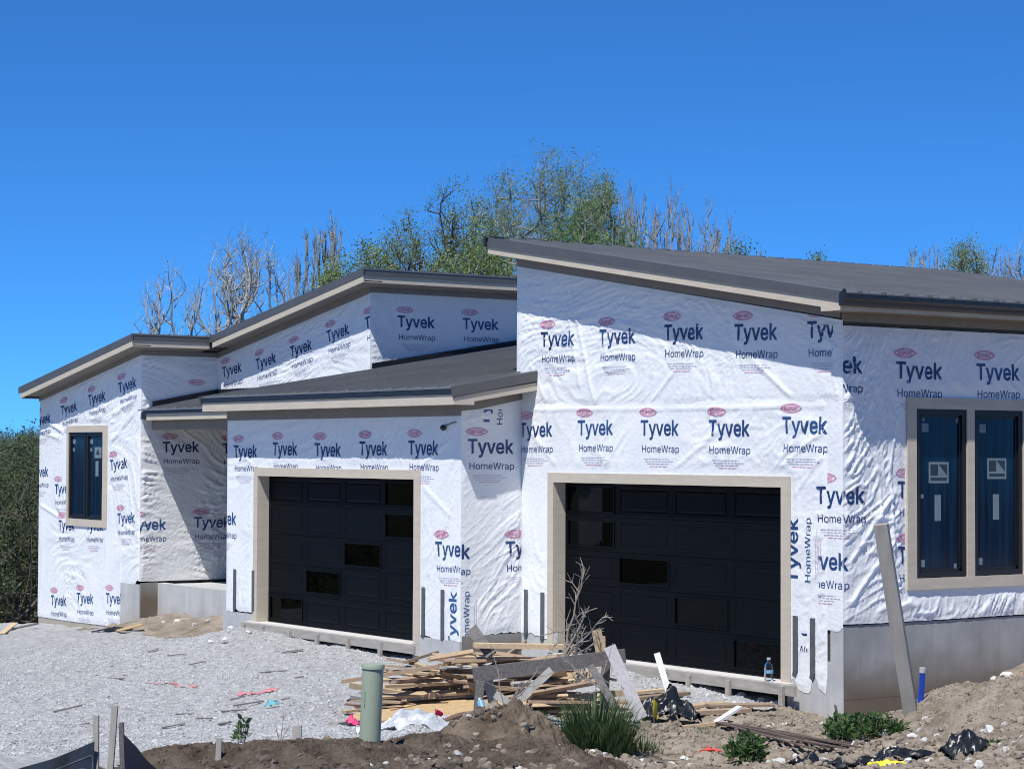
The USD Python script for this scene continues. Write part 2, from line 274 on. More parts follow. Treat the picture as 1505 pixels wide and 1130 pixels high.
class Wrap:
    def __init__(s, plane, c, u0, u1, zb, zt, openings=(), seed=0, amp=.006, ang=.5, lx=.30, ly=.075, soft=.006, step=.03, creases=()):
        s.plane, s.c = plane, c; s.zb, s.zt = zb, zt; s.u0, s.u1 = u0, u1
        nu = max(4, int((u1-u0)/step)); uu = np.linspace(u0, u1, nu+1); hmax = max(float(np.max(zt(uu)-zb(uu))), .1); nv = max(4, int(hmax/step))
        tt = np.linspace(0, 1, nv+1); U, T = np.meshgrid(uu, tt, indexing='ij'); Z = zb(U) + (zt(U)-zb(U))*T
        w = meshkit.fbm(np.stack([U*.9, Z*.9, 0*U+seed*3.7], -1), 3, seed)-.5
        A = ang + 1.3*(meshkit.noise(np.stack([U*.5, Z*.5, 0*U+seed], -1), seed+40)-.5)
        a, b = np.cos(A)*U + np.sin(A)*Z + .5*w, -np.sin(A)*U + np.cos(A)*Z + .35*w
        n1 = meshkit.fbm(np.stack([a/lx, b/ly, 0*U + seed], -1), 2, seed+1); r1 = 1 - np.abs(2*n1-1)*3.0
        A2 = A + .8; a2, b2 = np.cos(A2)*U + np.sin(A2)*Z + .4*w, -np.sin(A2)*U + np.cos(A2)*Z + .5*w; n3 = meshkit.fbm(np.stack([a2/lx*1.3, b2/ly*1.5, 0*U + seed+7], -1), 2, seed+8); r1 = np.maximum(r1, .7*(1 - np.abs(2*n3-1)*3.4))
        n2 = meshkit.fbm(np.stack([a*1.5, b*2.2, 0*U], -1), 3, seed+2); mask = np.clip(1.8*meshkit.fbm(np.stack([U*.8, Z*.8, 0*U+9], -1), 2, seed+3)-.35, .15, 1)
        h = amp*np.clip(r1, 0, 1)**1.6*mask + soft*2*(n2-.3)
        for (cu_, cz_, ex, ez, hh, wd) in creases:                      # single pulled folds
            dx, dz = ex-cu_, ez-cz_; L = math.hypot(dx, dz); q = ((U-cu_)*dx + (Z-cz_)*dz)/L; p = (-(U-cu_)*dz + (Z-cz_)*dx)/L + .05*w
            h = h + hh*np.exp(-(p/wd)**2)*np.clip(q/.1, 0, 1)*np.clip((L-q)/.25, 0, 1)
        sm = lambda q: np.clip(q, 0, 1)**2*(3-2*np.clip(q, 0, 1))
        tap = sm((U-u0)/.07)*sm((u1-U)/.07)*(.25 + .75*sm((Z-zb(U))/.09))*(.25 + .75*sm((zt(U)-Z)/.09))
        for (a0, a1, b0, b1) in openings:
            dq = np.hypot(np.maximum(np.maximum(a0-U, U-a1), 0), np.maximum(np.maximum(b0-Z, Z-b1), 0)); tap = tap*(.12 + .88*sm((dq-.17)/.14))
        s.uu, s.nv, s.h = uu, nv, .004 + np.clip(h, 0, None)*tap
        idx = np.arange(U.size).reshape(U.shape); q = np.stack([idx[:-1, :-1], idx[1:, :-1], idx[1:, 1:], idx[:-1, 1:]], -1).reshape(-1, 4)
        uc, zc = U.ravel()[q].mean(1), Z.ravel()[q].mean(1); keep = np.ones(len(q), bool)
        for (a0, a1, b0, b1) in openings: keep &= ~((uc > a0-.03) & (uc < a1+.03) & (zc > b0-.03) & (zc < b1+.03))
        q = q[keep]; s.mesh = trimesh.Trimesh(s.to3(U.ravel(), Z.ravel(), s.h.ravel()), np.vstack([q[:, [0, 1, 2]], q[:, [0, 2, 3]]]), process=False)
        s.region = sg.Polygon(list(zip(uu, zb(uu)+.004)) + list(zip(uu[::-1], zt(uu[::-1])-.004))).buffer(0)
        for (a0, a1, b0, b1) in openings: s.region = s.region.difference(sg.box(a0, b0, a1, b1))
        s.path = part(H, 'house_wrap', s.mesh, M['wrap'], smooth=True)
        s.ink = [[], [], []]
    def to3(s, u, z, o):
        return np.stack([u, s.c - o, z], 1) if s.plane == 'y' else np.stack([s.c + o, u, z], 1)
    def height(s, u, z):
        fu = np.clip((u-s.u0)/(s.u1-s.u0)*(len(s.uu)-1), 0, len(s.uu)-1.001); zb, zt = s.zb(u), s.zt(u)
        fv = np.clip((z-zb)/np.maximum(zt-zb, .01)*s.nv, 0, s.nv-.001); i, j = fu.astype(int), fv.astype(int); a, b = fu-i, fv-j
        H4 = np.maximum.reduce([s.h[i, j], s.h[i+1, j], s.h[i, j+1], s.h[i+1, j+1]])
        lin = s.h[i, j]*(1-a)*(1-b) + s.h[i+1, j]*a*(1-b) + s.h[i, j+1]*(1-a)*b + s.h[i+1, j+1]*a*b
        return .5*lin + .5*H4
    def put(s, u, z, rot=0.0, clip=None, skip='', sw=1.0):
        if not clip: u += .035*math.sin(u*12.7+z*5); z += .014*math.sin(u*7.1+z*3); rot += .012*math.sin(u*9.3+z*11)
        for k, g in enumerate(logo(u, z, rot, sw, skip)):
            g = g.buffer(0).intersection(s.region)
            if clip: g = g.buffer(0).intersection(sg.box(*clip))
            s.ink[k].append(g)
    def flush(s):
        for k, (nm, m) in enumerate((('lettering', 'navy'), ('red_emblem', 'red'), ('fine_print', 'print'))):
            for g in s.ink[k]:
                b = MB()
                for p in getattr(g, 'geoms', [g]):
                    if p.geom_type != 'Polygon' or p.area < 2e-5: continue
                    v, f = trimesh.creation.triangulate_polygon(p, engine='earcut')
                    v3, f3 = trimesh.remesh.subdivide_to_size(np.column_stack([v, np.zeros(len(v))]), f, .07 if p.area > 4e-4 else .3, max_iter=12)
                    ar = np.cross(v3[f3[:, 1], :2]-v3[f3[:, 0], :2], v3[f3[:, 2], :2]-v3[f3[:, 0], :2]); f3 = np.where((ar < 0)[:, None], f3[:, ::-1], f3)
                    b.add(s.to3(v3[:, 0], v3[:, 1], s.height(v3[:, 0], v3[:, 1]) + .0028), f3)
                if b.v:
                    q = part(s.path, nm, b.tm(), M[m])
                    if k == 2: keys(stage.GetPrimAtPath(q), kind='stuff')
def const(z): return lambda u: np.full_like(np.asarray(u, float), z)
def ragged(pts, j=.0, seed=3):
    px_, pz_ = zip(*pts); rg = np.random.default_rng(seed)
    return lambda u: np.interp(u, px_, pz_) + j*np.sin(np.asarray(u)*37+seed) + j*.6*np.sin(np.asarray(u)*83)
def wall(name, plane, c, t, poly, openings=(), m='sheath', label=None):
    g = sg.Polygon(poly)
    for (a0, a1, b0, b1) in openings: g = g.difference(sg.box(a0, b0, a1, b1))
    return part(H, name, MB().prism(g, plane, c, c+t).tm(), M[m], label=label)

zA = lambda x: 4.668 - .1625*np.asarray(x, float)            # soffit of the right-hand roof over x
zB = lambda y: 3.787 + .163*np.asarray(y, float)             # soffit of the garage roof over y
zC = lambda x: 4.95 + .1665*(np.asarray(x, float) + 20.1)    # soffit of the far wing over x
D2 = (-5.99, -1.105, -.02, 2.44); D1 = (-12.92, -8.06, .0, 2.46)
W1 = (-23.99, -22.25, 1.43, 3.27); W2 = (1.235, 3.245, 1.285, 3.46)
AX, XB, XC, XD = -6.93, -6.81, -14.04, -14.55
EX = -20.52
# walls behind the wrap
wall('wall', 'y', .02, .18, [(AX, -.9), (-.03, -.9), (-.03, zA(0)), (AX, zA(AX))], [(-5.99, -1.105, -.5, 2.44)])
wall('wall', 'x', -.2, .18, [(.02, -.9), (9, -.9), (9, 4.6), (.02, 4.6)], [W2])
wall('wall', 'x', AX+.02, .15, [(.2, -.9), (9, -.9), (9, 5.7), (.2, 5.7)])
wall('wall', 'y', 8.85, .15, [(AX, -.9), (-.03, -.9), (-.03, zA(0)), (AX, zA(AX))])
wall('wall', 'y', -1.06, .18, [(XC, -.9), (XB-.02, -.9), (XB-.02, 3.55), (XC, 3.55)], [(-12.92, -8.06, -.5, 2.46)])
wall('wall', 'x', XB-.17, .15, [(-1.06, -.9), (.02, -.9), (.02, 3.75), (-1.06, zB(-1.06))])
wall('wall', 'x', XC, .15, [(-.88, -.9), (8, -.9), (8, 5.0), (-.88, zB(-.88))])
wall('wall', 'y', .408, .18, [(-25.58, -1.4), (EX-.02, -1.4), (EX-.02, zC(EX)), (-25.58, zC(-25.58))], [W1])
wall('wall', 'x', EX-.17, .15, [(.408, -1.4), (6, -1.4), (6, zC(EX)), (.408, zC(EX))])
wall('wall', 'y', 2.12, .18, [(EX, 3.5), (XD-.02, 3.5), (XD-.02, zC(XD)), (EX, zC(EX))])
wall('wall', 'x', XD-.17, .15, [(2.12, 3.5), (9, 3.5), (9, zC(XD)), (2.12, zC(XD))])
wall('wall', 'y', 5.0, .15, [(EX, -.9), (XC, -.9), (XC, 4.2), (EX, 4.2)], label='back wall of the entry recess')
wall('wall', 'y', 8.85, .15, [(-25.58, -2.5), (XD, -2.5), (XD, zC(XD)), (-25.58, zC(-25.58))])
wall('wall', 'x', -25.56, .15, [(.588, -2.5), (8.85, -2.5), (8.85, zC(-25.58)), (.588, zC(-25.58))])
part(H, 'floor_slab', Box((-25.5, .6, -1.3), (EX-.2, 8.8, .3)), M['inner'])
part(H, 'floor_slab', Box((-13.85, -.86, -.5), (XB-.2, 8, .02)), M['inner'])
part(H, 'floor_slab', Box((AX+.2, .22, -.5), (-.22, 8.8, 0)), M['inner'])
part(H, 'floor_slab', Box((EX+.05, .95, -.5), (XC-.02, 4.95, .2)), M['concrete_pale'])

# wrap sheets and what is printed on them
fr = lambda z: z
wA1 = Wrap('y', 0, AX-.01, .004, ragged([(AX, 3.3), (-6.8, 3.56), (-3, 3.545), (0, 3.53)], .006, 2), lambda u: zA(u)-.15, seed=2, amp=.018, ang=-.75, lx=.55, ly=.12, soft=.010,
           creases=((-5.6, 5.25, -5.0, 3.5, .016, .03), (-5.75, 5.2, -5.3, 3.6, .014, .022), (-4.9, 5.0, -4.7, 3.9, .01, .03), (-6.6, 4.2, -6.1, 3.5, .012, .03), (-3.2, 4.0, -3.9, 3.45, .014, .03), (-1.6, 4.05, -.8, 3.5, .015, .03)))
wA2 = Wrap('y', 0, XB+.004, -.27, ragged([(XB, .20), (-6.55, .22), (-6.2, .15), (-5.99, .2), (-1.1, .2), (-.94, .02), (-.86, .04), (-.80, -.10), (-.58, -.13), (-.53, .12), (-.49, .10), (-.42, -.05), (-.30, -.10), (-.27, .1)], .006, 5), const(3.60), [D2], seed=5, amp=.017, ang=.45, lx=.5, ly=.12, soft=.010, creases=((-6.8, 3.50, -3.3, 3.475, .012, .018), (-3.4, 3.475, 0, 3.46, .012, .018), (-1.2, 2.65, -.1, 3.3, .014, .03), (-1.3, 2.62, -.5, 3.4, .012, .025), (-5.9, 2.65, -6.7, 3.3, .012, .03), (-3.3, 2.62, -2.2, 3.25, .012, .035), (-.9, 2.3, -.3, 2.9, .012, .03), (-4.8, 2.65, -4.2, 3.3, .010, .03)))
wA3 = Wrap('y', 0, -.27, .004, ragged([(-.27, .69), (-.06, .68), (-.01, .74)], .004, 4), const(3.60), seed=7, amp=.005, ang=.5, soft=.005)
for u, z in ((-6.28, 4.43), (-4.88, 4.41), (-3.46, 4.395), (-2.03, 4.36)): wA1.put(u, z, -.018)
wA1.put(-.62, 4.32, -.018, clip=(-.7, 0, -.16, 9))
for u in (-6.81, -5.40, -3.99, -2.56, -1.12): wA2.put(u, 3.115)
wA3.put(-.46, 2.255, clip=(-.27, 0, 0, 9)); wA3.put(-.74, 1.44, clip=(-.27, 0, 0, 9), skip='e')
wA2.put(-.74, 1.44, clip=(-.42, 0, -.27, 9), skip='e'); wA2.put(-.46, 2.255, clip=(-.45, 0, -.27, 9), skip='e')
wA2.put(-.83, 1.25, math.pi/2); wA2.put(-1.25, .6, clip=(-.75, .4, -.62, .62), skip='e')
wR = Wrap('x', 0, -.004, 6.0, ragged([(0, .775), (.8, .765), (3, .775), (6, .77)], .0015, 6), const(4.45), [W2], seed=11, amp=.030, ang=.75, lx=.42, ly=.085, soft=.012, step=.022,
          creases=((.9, 3.3, .75, 2.4, .02, .02), (.8, 2.6, .85, 1.5, .025, .015), (.62, 2.5, .66, 1.6, .02, .015), (.2, 3.3, .9, 2.2, .018, .03), (.1, 1.5, .9, 2.4, .02, .03), (.1, 1.0, 1.0, 1.9, .02, .03)))
for u in (.92, 2.38, 3.80): wR.put(u, 3.835)
wR.put(-.52, 3.85, skip='e'); wR.put(-.46, 2.255, clip=(.0, 0, .9, 9), skip='e'); wR.put(-.74, 1.44, clip=(0, 0, .9, 9), skip='e'); wR.put(.93, 2.32, clip=(.8, 0, 1.06, 9)); wR.put(.93, 1.5, clip=(.8, 0, 1.06, 9))
wB1 = Wrap('y', -1.08, XC, XB+.004, ragged([(XC, .14), (-13.75, .13), (-13.68, .2), (-13.6, .15), (-13.05, .16), (-12.9, .2), (-8.0, .2), (-7.8, .11), (-7.74, .15), (-7.3, .09), (-7.22, .13), (-6.82, .02)], .004, 8), const(3.42), [D1], seed=14, amp=.015, ang=.4, lx=.5, ly=.12, soft=.009, creases=((-8.0, 2.6, -7.0, 3.1, .012, .03), (-7.7, 1.0, -6.9, 2.3, .012, .03), (-7.9, 2.4, -7.0, 1.9, .012, .03), (-13.0, 2.6, -13.9, 3.0, .010, .03)))
for u, z in ((-13.82, 2.78), (-12.44, 2.80), (-11.02, 2.81), (-9.61, 2.82), (-8.19, 2.83)): wB1.put(u, z, .006)
wB1.put(-7.46, 1.33, .01); wB1.put(-14.50, 1.60, skip='e'); wB1.put(-6.90, .02, math.pi/2, clip=(XC, .1, XB, .86), skip='e')
wB2 = Wrap('x', XB, -1.084, -.006, ragged([(-1.08, .02), (-.9, .1), (-.6, .2), (-.3, .22), (0, .21)], .008, 9), lambda u: zB(u)-.13, seed=16, amp=.028, ang=.7, lx=.40, ly=.09, soft=.012, step=.022)
wB2.put(-1.01, 2.845, .0); wB2.put(-1.73, 1.34, .01, skip='e'); wB2.put(-.31, 1.34); wB2.put(-.6, 3.25, math.pi/2, clip=(-.7, 3.25, -.3, 3.5), skip='e'); wB2.put(-1.17, .02, math.pi/2, clip=(-1.08, .15, -.8, .86), skip='e')
wC1 = Wrap('y', .388, -25.58, EX+.004, ragged([(-25.58, -.75), (-24, -.75), (-22, -.72), (-21.38, -.69), (-21.37, .16), (-21.2, .2), (-20.75, .17), (-20.62, .28), (-20.52, .27)], .004, 10), lambda u: zC(u)-.085, [W1], seed=19, amp=.017, ang=.55, lx=.6, ly=.13, soft=.012,
           creases=((-25.3, 3.55, -24.2, 3.25, .03, .035), (-25.5, 3.3, -24.3, 3.1, .02, .04), (-21.9, 3.6, -20.6, 3.95, .02, .05), (-22.0, 3.0, -20.7, 3.7, .016, .05), (-25.5, 1.7, -24.1, 1.35, .02, .03)))
for u, z, a in ((-25.75, 3.42, .10), (-24.37, 3.61, .12), (-22.98, 3.84, .13), (-21.50, 4.06, .13)): wC1.put(u, z, a)
for u, z, a in ((-25.9, 2.30, .05), (-24.66, 1.94, .05), (-21.88, 2.47, .08), (-21.52, 1.38, .06), (-24.5, 1.18, .03), (-23.1, 1.2, .04)): wC1.put(u, z, a)
for u, z in ((-24.87, -.44), (-23.53, -.34), (-22.08, -.25)): wC1.put(u, z, .03)
wC2 = Wrap('x', EX, .384, 5.0, const(.26), lambda u: const(zC(EX)-.085)(u), seed=22, amp=.042, ang=.2, lx=.36, ly=.09, soft=.014, step=.025)
for u, z in ((.86, 2.84), (2.25, 2.84), (.10, 1.31), (1.55, 1.32)): wC2.put(u, z)
wC2.put(1.46, 3.96, clip=(.4, 4.17, 3.0, 9))
wC3 = Wrap('y', 2.1, EX, XD+.004, const(3.6), lambda u: zC(u)-.085, seed=25, amp=.018, ang=.5, lx=.5, ly=.12, soft=.01)
for u, z, a in ((-20.28, 4.37, .13), (-18.86, 4.51, .15), (-17.48, 4.70, .155), (-16.10, 4.93, .16), (-14.72, 5.14, .16)): wC3.put(u, z, a)
wC4 = Wrap('x', XD, 2.096, 8.8, const(3.6), const(5.80), seed=28, amp=.018, ang=-.5, lx=.45, ly=.11, soft=.01)
for u in (2.70, 4.13, 5.55): wC4.put(u, 5.185)
for w_ in (wA1, wA2, wA3, wR, wB1, wB2, wC1, wC2, wC3, wC4): w_.flush()

# foundation concrete
for a, b in ((0.0, .30), (.304, 1.545), (1.549, 2.80), (2.804, 4.05), (4.054, 6.0)):
    part(H, 'foundation_panel', Box((-.2, a, -.156), (-.006, b, .755)), M['concrete'])
    part(H, 'foundation_panel', Box((-.2, a, -1.0), (-.004, b, -.160)), M['concrete'])
part(H, 'foundation_panel', Box((-1.0, .0, -1.0), (-.22, .018, .30)), M['concrete_pale']); part(H, 'foundation_panel', Box((-.22, -.001, -1.0), (-.001, .018, .745)), M['concrete_pale'])
part(H, 'foundation_panel', Box((XB, .002, -1.0), (-5.9, .018, .26)), M['concrete_pale'])
part(H, 'foundation_panel', Box((XC-.085, -1.10, -1.0), (-12.95, -1.062, .13)), M['concrete_pale']); part(H, 'foundation_panel', Box((XC-.085, -1.06, -1.0), (XC-.005, .8, .125)), M['concrete_pale'])
part(H, 'foundation_panel', Box((-8.06, -1.10, -1.0), (XB+.012, -1.062, .12)), M['concrete_pale']); part(H, 'foundation_panel', Box((XB-.01, -1.06, -1.0), (XB+.01, -.004, .2)), M['concrete'])
part(H, 'foundation_panel', Box((-25.56, .392, -1.6), (-21.4, .406, -.6)), M['concrete_pale']); part(H, 'foundation_panel', Box((-21.4, .378, -1.6), (EX+.005, .406, .20)), M['concrete_pale'])
part(H, 'foundation_panel', Box((EX-.01, .406, -1.6), (EX+.008, .79, .235)), M['concrete']); part(H, 'foundation_panel', Box((EX+.008, .79, -1.6), (XC-.09, .95, .225)), M['concrete_pale'])

# garage doors: five rows of four stamped panels, glass set in a diagonal, trim, sill, form board and its stakes
def garage_door(x0, x1, z0, z1, yf, panes, tag):
    yd = yf + .20; d = numbered(H + '/garage_door'); UsdGeom.Xform.Define(stage, d)
    zs, xs = np.linspace(z0-.01, z1+.01, 6), np.linspace(x0, x1, 5)
    for i in range(5):
        zt, zb = zs[5-i], zs[4-i]
        for j in range(4):
            a, b = xs[j]+(.0 if j else 0), xs[j+1]; L, Rr, B, T = a+.075, b-.075, zb+.075, zt-.075
            ring = lambda l, r, bo, t, y: [(l, y, bo), (r, y, bo), (r, y, t), (l, y, t)]
            m = MB(); y = yd
            if (i, j) in panes:
                m.box((a, y, zb+.003), (L, y+.04, zt-.003)); m.box((Rr, y, zb+.003), (b, y+.04, zt-.003)); m.box((L, y, zb+.003), (Rr, y+.04, B)); m.box((L, y, T), (Rr, y+.04, zt-.003))
                for p, q in (((L-.025, y-.012, B-.025), (L, y-.001, T+.025)), ((Rr, y-.012, B-.025), (Rr+.025, y-.001, T+.025)), ((L, y-.012, B-.025), (Rr, y-.001, B)), ((L, y-.012, T), (Rr, y-.001, T+.025))): m.box(p, q)
                pp = part(d, 'door_panel', m.tm(), M['door']); part(d, 'window_pane', Box((L+.001, y+.012, B+.001), (Rr-.001, y+.018, T-.001)), M['doorglass'])
                continue
            out, r1, r2, r3 = ring(a, b, zb+.003, zt-.003, y), ring(L, Rr, B, T, y), ring(L+.022, Rr-.022, B+.022, T-.022, y+.012), ring(L+.05, Rr-.05, B+.05, T-.05, y-.002)
            v = out + r1 + r2 + r3; f = [(k*4+i_, k*4+(i_+1) % 4, (k+1)*4+(i_+1) % 4, (k+1)*4+i_) for k in range(3) for i_ in range(4)] + [(12, 13, 14, 15)]
            m.add(v, f); m.box((a, y+.02, zb+.003), (b, y+.04, zt-.003)); m.add([(a, y, zb+.003), (b, y, zb+.003), (b, y+.03, zb+.003), (a, y+.03, zb+.003)], [(3, 2, 1, 0)]); m.add([(a, y, zt-.003), (b, y, zt-.003), (b, y+.03, zt-.003), (a, y+.03, zt-.003)], [(0, 1, 2, 3)])
            part(d, 'door_panel', m.tm(), M['door'])
    part(d, 'bottom_seal', Box((x0, yd-.01, z0-.03), (x1, yd+.03, z0-.008)), M['frame'])
    t = .14; y0 = yf-.022
    part(H, 'door_trim', Box((x0-t, y0, z0-.03), (x0, yf+.012, z1+t)), M['trim']); part(H, 'door_trim', Box((x1, y0, z0-.03), (x1+.175, yf+.012, z1+t)), M['trim']); part(H, 'door_trim', Box((x0, y0, z1), (x1, yf+.012, z1+t)), M['trim'])
    part(H, 'door_jamb', Box((x0-.03, yf+.012, z0-.03), (x0+.002, yd+.05, z1)), M['trim']); part(H, 'door_jamb', Box((x1-.002, yf+.012, z0-.03), (x1+.03, yd+.05, z1)), M['trim']); part(H, 'door_jamb', Box((x0+.002, yf+.012, z1-.002), (x1-.002, yd+.05, z1+.03)), M['trim'])
garage_door(D2[0], D2[1], 0, 2.44, 0.0, {(0, 0), (1, 0), (2, 1), (3, 2), (4, 3)}, 2)
garage_door(D1[0], D1[1], .03, 2.46, -1.08, {(0, 3), (1, 3), (2, 2), (3, 1), (4, 0)}, 1)
M['form'] = mat('form_board_look', (.30, .27, .24), (.40, .37, .33), scale=3, rough=.85, bump=.3, bscale=30, stretch=(1, 6, 6), vec='world')
M['sillc'] = mat('sill_concrete_look', (.50, .48, .45), (.58, .56, .53), scale=6, rough=.85, bump=.2, vec='world')
rng = random.Random(4)
for x0, x1, yf, zt, stakes in ((-13.25, -7.85, -1.08, .012, (-13.1, -12.45, -11.55, -10.65, -9.7, -8.75)), (-5.95, -.72, 0.0, -.022, (-5.7, -4.2, -3.25, -2.75, -1.95, -.93))):
    part(H, 'door_sill', Box((x0+.06, yf-.10, zt-.14), (x1-.15, yf+.25, zt)), M['sillc'])
    part(H, 'form_board', Box((x0, yf-.145, zt-.145), (x1, yf-.103, zt-.012)), M['form'])
    for k, x in enumerate(stakes):
        part(H, 'form_stake', MB().bar((x, yf-.172, zt-.62), (x+.004, yf-.170, zt-.03 if x > -1 else zt-.04), .075, .045, (0, 1, 0)).tm(), M['form'])
# anchor straps beside the doors
for x, y, a, b in ((-13.71, -1.08, .17, .86), (-13.05, -1.08, .2, .87), (-7.78, -1.08, .14, .86), (-7.26, -1.08, .14, .85), (-6.66, 0, .21, .85), (-6.25, 0, .19, .83), (-.835, 0, .14, .83), (-.52, 0, .13, .82)):
    m = MB().box((x-.043, y-.027, a), (x+.043, y-.019, b)); m.bar((x, y-.023, a+.01), (x-.035, y-.012, a-.07), .07, .008, (0, 1, 0)); part(H, 'anchor_strap', m.tm(), M['strap'])
# windows
def window(plane, c, u0, u1, z0, z1, sashes, tl, tr_, tt, tb, stickers):
    def bx(a, b, z_a, z_b, o0, o1): return ((a, c-o1, z_a), (b, c-o0, z_b)) if plane == 'y' else ((c+o0, a, z_a), (c+o1, b, z_b))
    w = numbered(H + '/window'); UsdGeom.Xform.Define(stage, w)
    B = lambda nm, m, *q: part(w, nm, Box(*bx(*q)), M[m])
    B('casing', 'trim', u0-tl, u0, z0-tb, z1+tt, -.02, .034); B('casing', 'trim', u1, u1+tr_, z0-tb, z1+tt, -.02, .034); B('casing', 'trim', u0, u1, z1, z1+tt, -.02, .034); B('casing', 'trim', u0, u1, z0-tb, z0, -.02, .036)
    for i in range(len(sashes)-1):
        if sashes[i+1][0]-sashes[i][1] > .05: B('mullion', 'trim', sashes[i][1], sashes[i+1][0], z0, z1, -.02, .032)
    for (a, b) in sashes:
        f = .075; m = MB()
        for q in ((a, a+f, z0, z1), (b-f, b, z0, z1), (a+f, b-f, z0, z0+f), (a+f, b-f, z1-f, z1)): m.box(*bx(*q, -.05, .012))
        for q in ((a+f, a+f+.035, z0+f, z1-f), (b-f-.035, b-f, z0+f, z1-f), (a+f, b-f, z0+f, z0+f+.035), (a+f, b-f, z1-f-.035, z1-f)): m.box(*bx(*q, -.05, -.012))
        part(w, 'sash', m.tm(), M['frame']); B('pane', 'glass', a+f, b-f, z0+f, z1-f, -.036, -.030)
    for (m_, a, b, za, zb_) in stickers: B('sticker', m_, a, b, za, zb_, -.0285, -.0275 if m_ != 'sticker_dark' else -.0265)
st = []
for a, b, dz in ((1.25, 2.168, 0), (2.305, 3.227, .05)):
    cx = (a+b)/2 - (.01 if not dz else -.01); zt = 2.77 + dz
    st += [('sticker', cx-.175, cx+.185, zt-.27, zt), ('sticker', cx-.07, cx+.045, 2.02, 2.35)]
    st += [('sticker', a+.15, a+.27, 3.15, 3.26), ('sticker', a+.13, a+.20, 1.44, 1.53)]
    if not dz: st += [('sticker', a+.12, a+.18, 2.31, 2.36), ('sticker', b-.19, b-.14, 1.41, 1.47), ('sticker', a+.16, a+.20, 3.29, 3.33), ('sticker', b-.15, b-.11, 3.27, 3.33)]
window('x', 0, 1.25, 3.227, 1.30, 3.443, [(1.25, 2.168), (2.305, 3.227)], .165, .165, .145, .14, st)
# sash logos: dark square with a pale ray, and lines of print under it
wp = H + '/window'
for a, b, dz in ((1.25, 2.168, 0), (2.305, 3.227, .05)):
    cx = (a+b)/2 - (.01 if not dz else -.01); zt = 2.77 + dz
    m = MB().prism(sg.Polygon([(cx-.145, zt-.17), (cx-.01, zt-.17), (cx-.01, zt-.03), (cx-.145, zt-.03)]), 'x', -.0265, -.0255); m.prism(sg.Polygon([(cx+.005, zt-.03), (cx+.155, zt-.03), (cx+.155, zt-.17)]), 'x', -.0265, -.0255); m.prism(sg.box(cx-.14, zt-.235, cx+.15, zt-.20), 'x', -.0265, -.0255)
    part(wp, 'sticker_print', m.tm(), M['sticker_dark'])
s1, s2 = (-23.98, -23.14), (-23.10, -22.26)
window('y', .388, -23.98, -22.26, 1.435, 3.262, [s1, s2], .09, .20, .14, .15,
       [('sticker', -22.78, -22.44, 2.72, 2.95), ('sticker', -22.72, -22.58, 2.34, 2.66)] + [('sticker', a+.10, a+.24, 3.02, 3.13) for a in (-23.98, -23.1)] + [('sticker', a+.10, a+.2, 2.86, 2.93) for a in (-23.98, -23.1)])
part(H + '/window_001', 'sticker_print', MB().prism(sg.Polygon([(-22.70, 2.80), (-22.52, 2.80), (-22.61, 2.92)]), 'y', .411, .412).tm(), M['sticker_dark'])
# cable stub at the garage corner
cb = MB().tube([(-7.25, -1.10, 3.27), (-7.18, -1.14, 3.24), (-7.10, -1.16, 3.26), (-6.98, -1.13, 3.30), (-6.92, -1.09, 3.31)], .008, 6); cb.mesh(trimesh.creation.icosphere(2, .045).apply_translation((-7.22, -1.13, 3.23)))
part(H, 'cable_stub', cb.tm(), M['dark'])

# roofs. each: panels with a standing seam, fascia, edge metal, soffits, frieze boards
def panels(axis, lo, hi, n, a0, a1, ztop, roof, thick=.022, seam=.032):
    """n panels side by side along axis 'y' or 'x'; each runs from a0 to a1 along the other axis on the plane ztop(a)"""
    e = np.linspace(lo, hi, n+1)
    for i in range(n):
        m = MB(); p, q = e[i], e[i+1]
        def slab(p, q, dz0, dz1, aa, bb):
            P = lambda w, a, dz: (a, w, float(ztop(a))+dz) if axis == 'y' else (w, a, float(ztop(a))+dz)
            v = [P(p, aa, dz0), P(q, aa, dz0), P(q, bb, dz0), P(p, bb, dz0), P(p, aa, dz1), P(q, aa, dz1), P(q, bb, dz1), P(p, bb, dz1)]
            f = MB.BF if (axis == 'x') == (bb > aa) else MB.BF[:, ::-1]
            m.add(v, f)
        slab(p+.002, q-.002, -thick, 0, a0, a1); slab(q-.014, q+.0, .0005, seam, a0, a1); slab(p+.15, p+.156, .0005, .004, a0, a1); slab(p+.25, p+.256, .0005, .004, a0, a1)
        part(roof, 'roof_panel', m.tm(), M['roof'])
def roof(): p = numbered(H + '/roof'); UsdGeom.Xform.Define(stage, p); return p
# A: right-hand roof, rising to the left
R = roof(); tA = lambda x: 4.898 - .1634*np.asarray(x, float)
panels('y', -.40, 9.2, 24, .47, -7.14, tA, R)
part(R, 'ridge_trim', MB().prism([(-7.20, tA(-7.2)-.14), (-7.14, tA(-7.14)-.14), (-7.14, tA(-7.14)-.02), (-7.11, tA(-7.11)+.006), (-7.20, tA(-7.2)+.006)], 'y', -.44, 9.2).tm(), M['dark'])
for k in range(24): y = -.43+9.63*(k+.25)/24; part(R, 'ridge_clip', MB().prism([(-7.13, tA(-7.13)+.002), (-7.09, tA(-7.09)+.002), (-7.09, tA(-7.09)+.028), (-7.13, tA(-7.13)+.028)], 'y', y, y+.2).tm(), M['dark'])
part(R, 'edge_trim', MB().prism([(-7.18, zA(-7.18)+.105), (.43, zA(.43)+.125), (.43, tA(.43)+.003), (-7.18, tA(-7.18)+.010)], 'y', -.412, -.402).tm(), M['edge'])
part(R, 'edge_lip', MB().prism([(-7.18, zA(-7.18)+.10), (.40, zA(.4)+.118), (.40, zA(.4)+.128), (-7.18, zA(-7.18)+.112)], 'y', -.419, -.413).tm(), M['edge'])
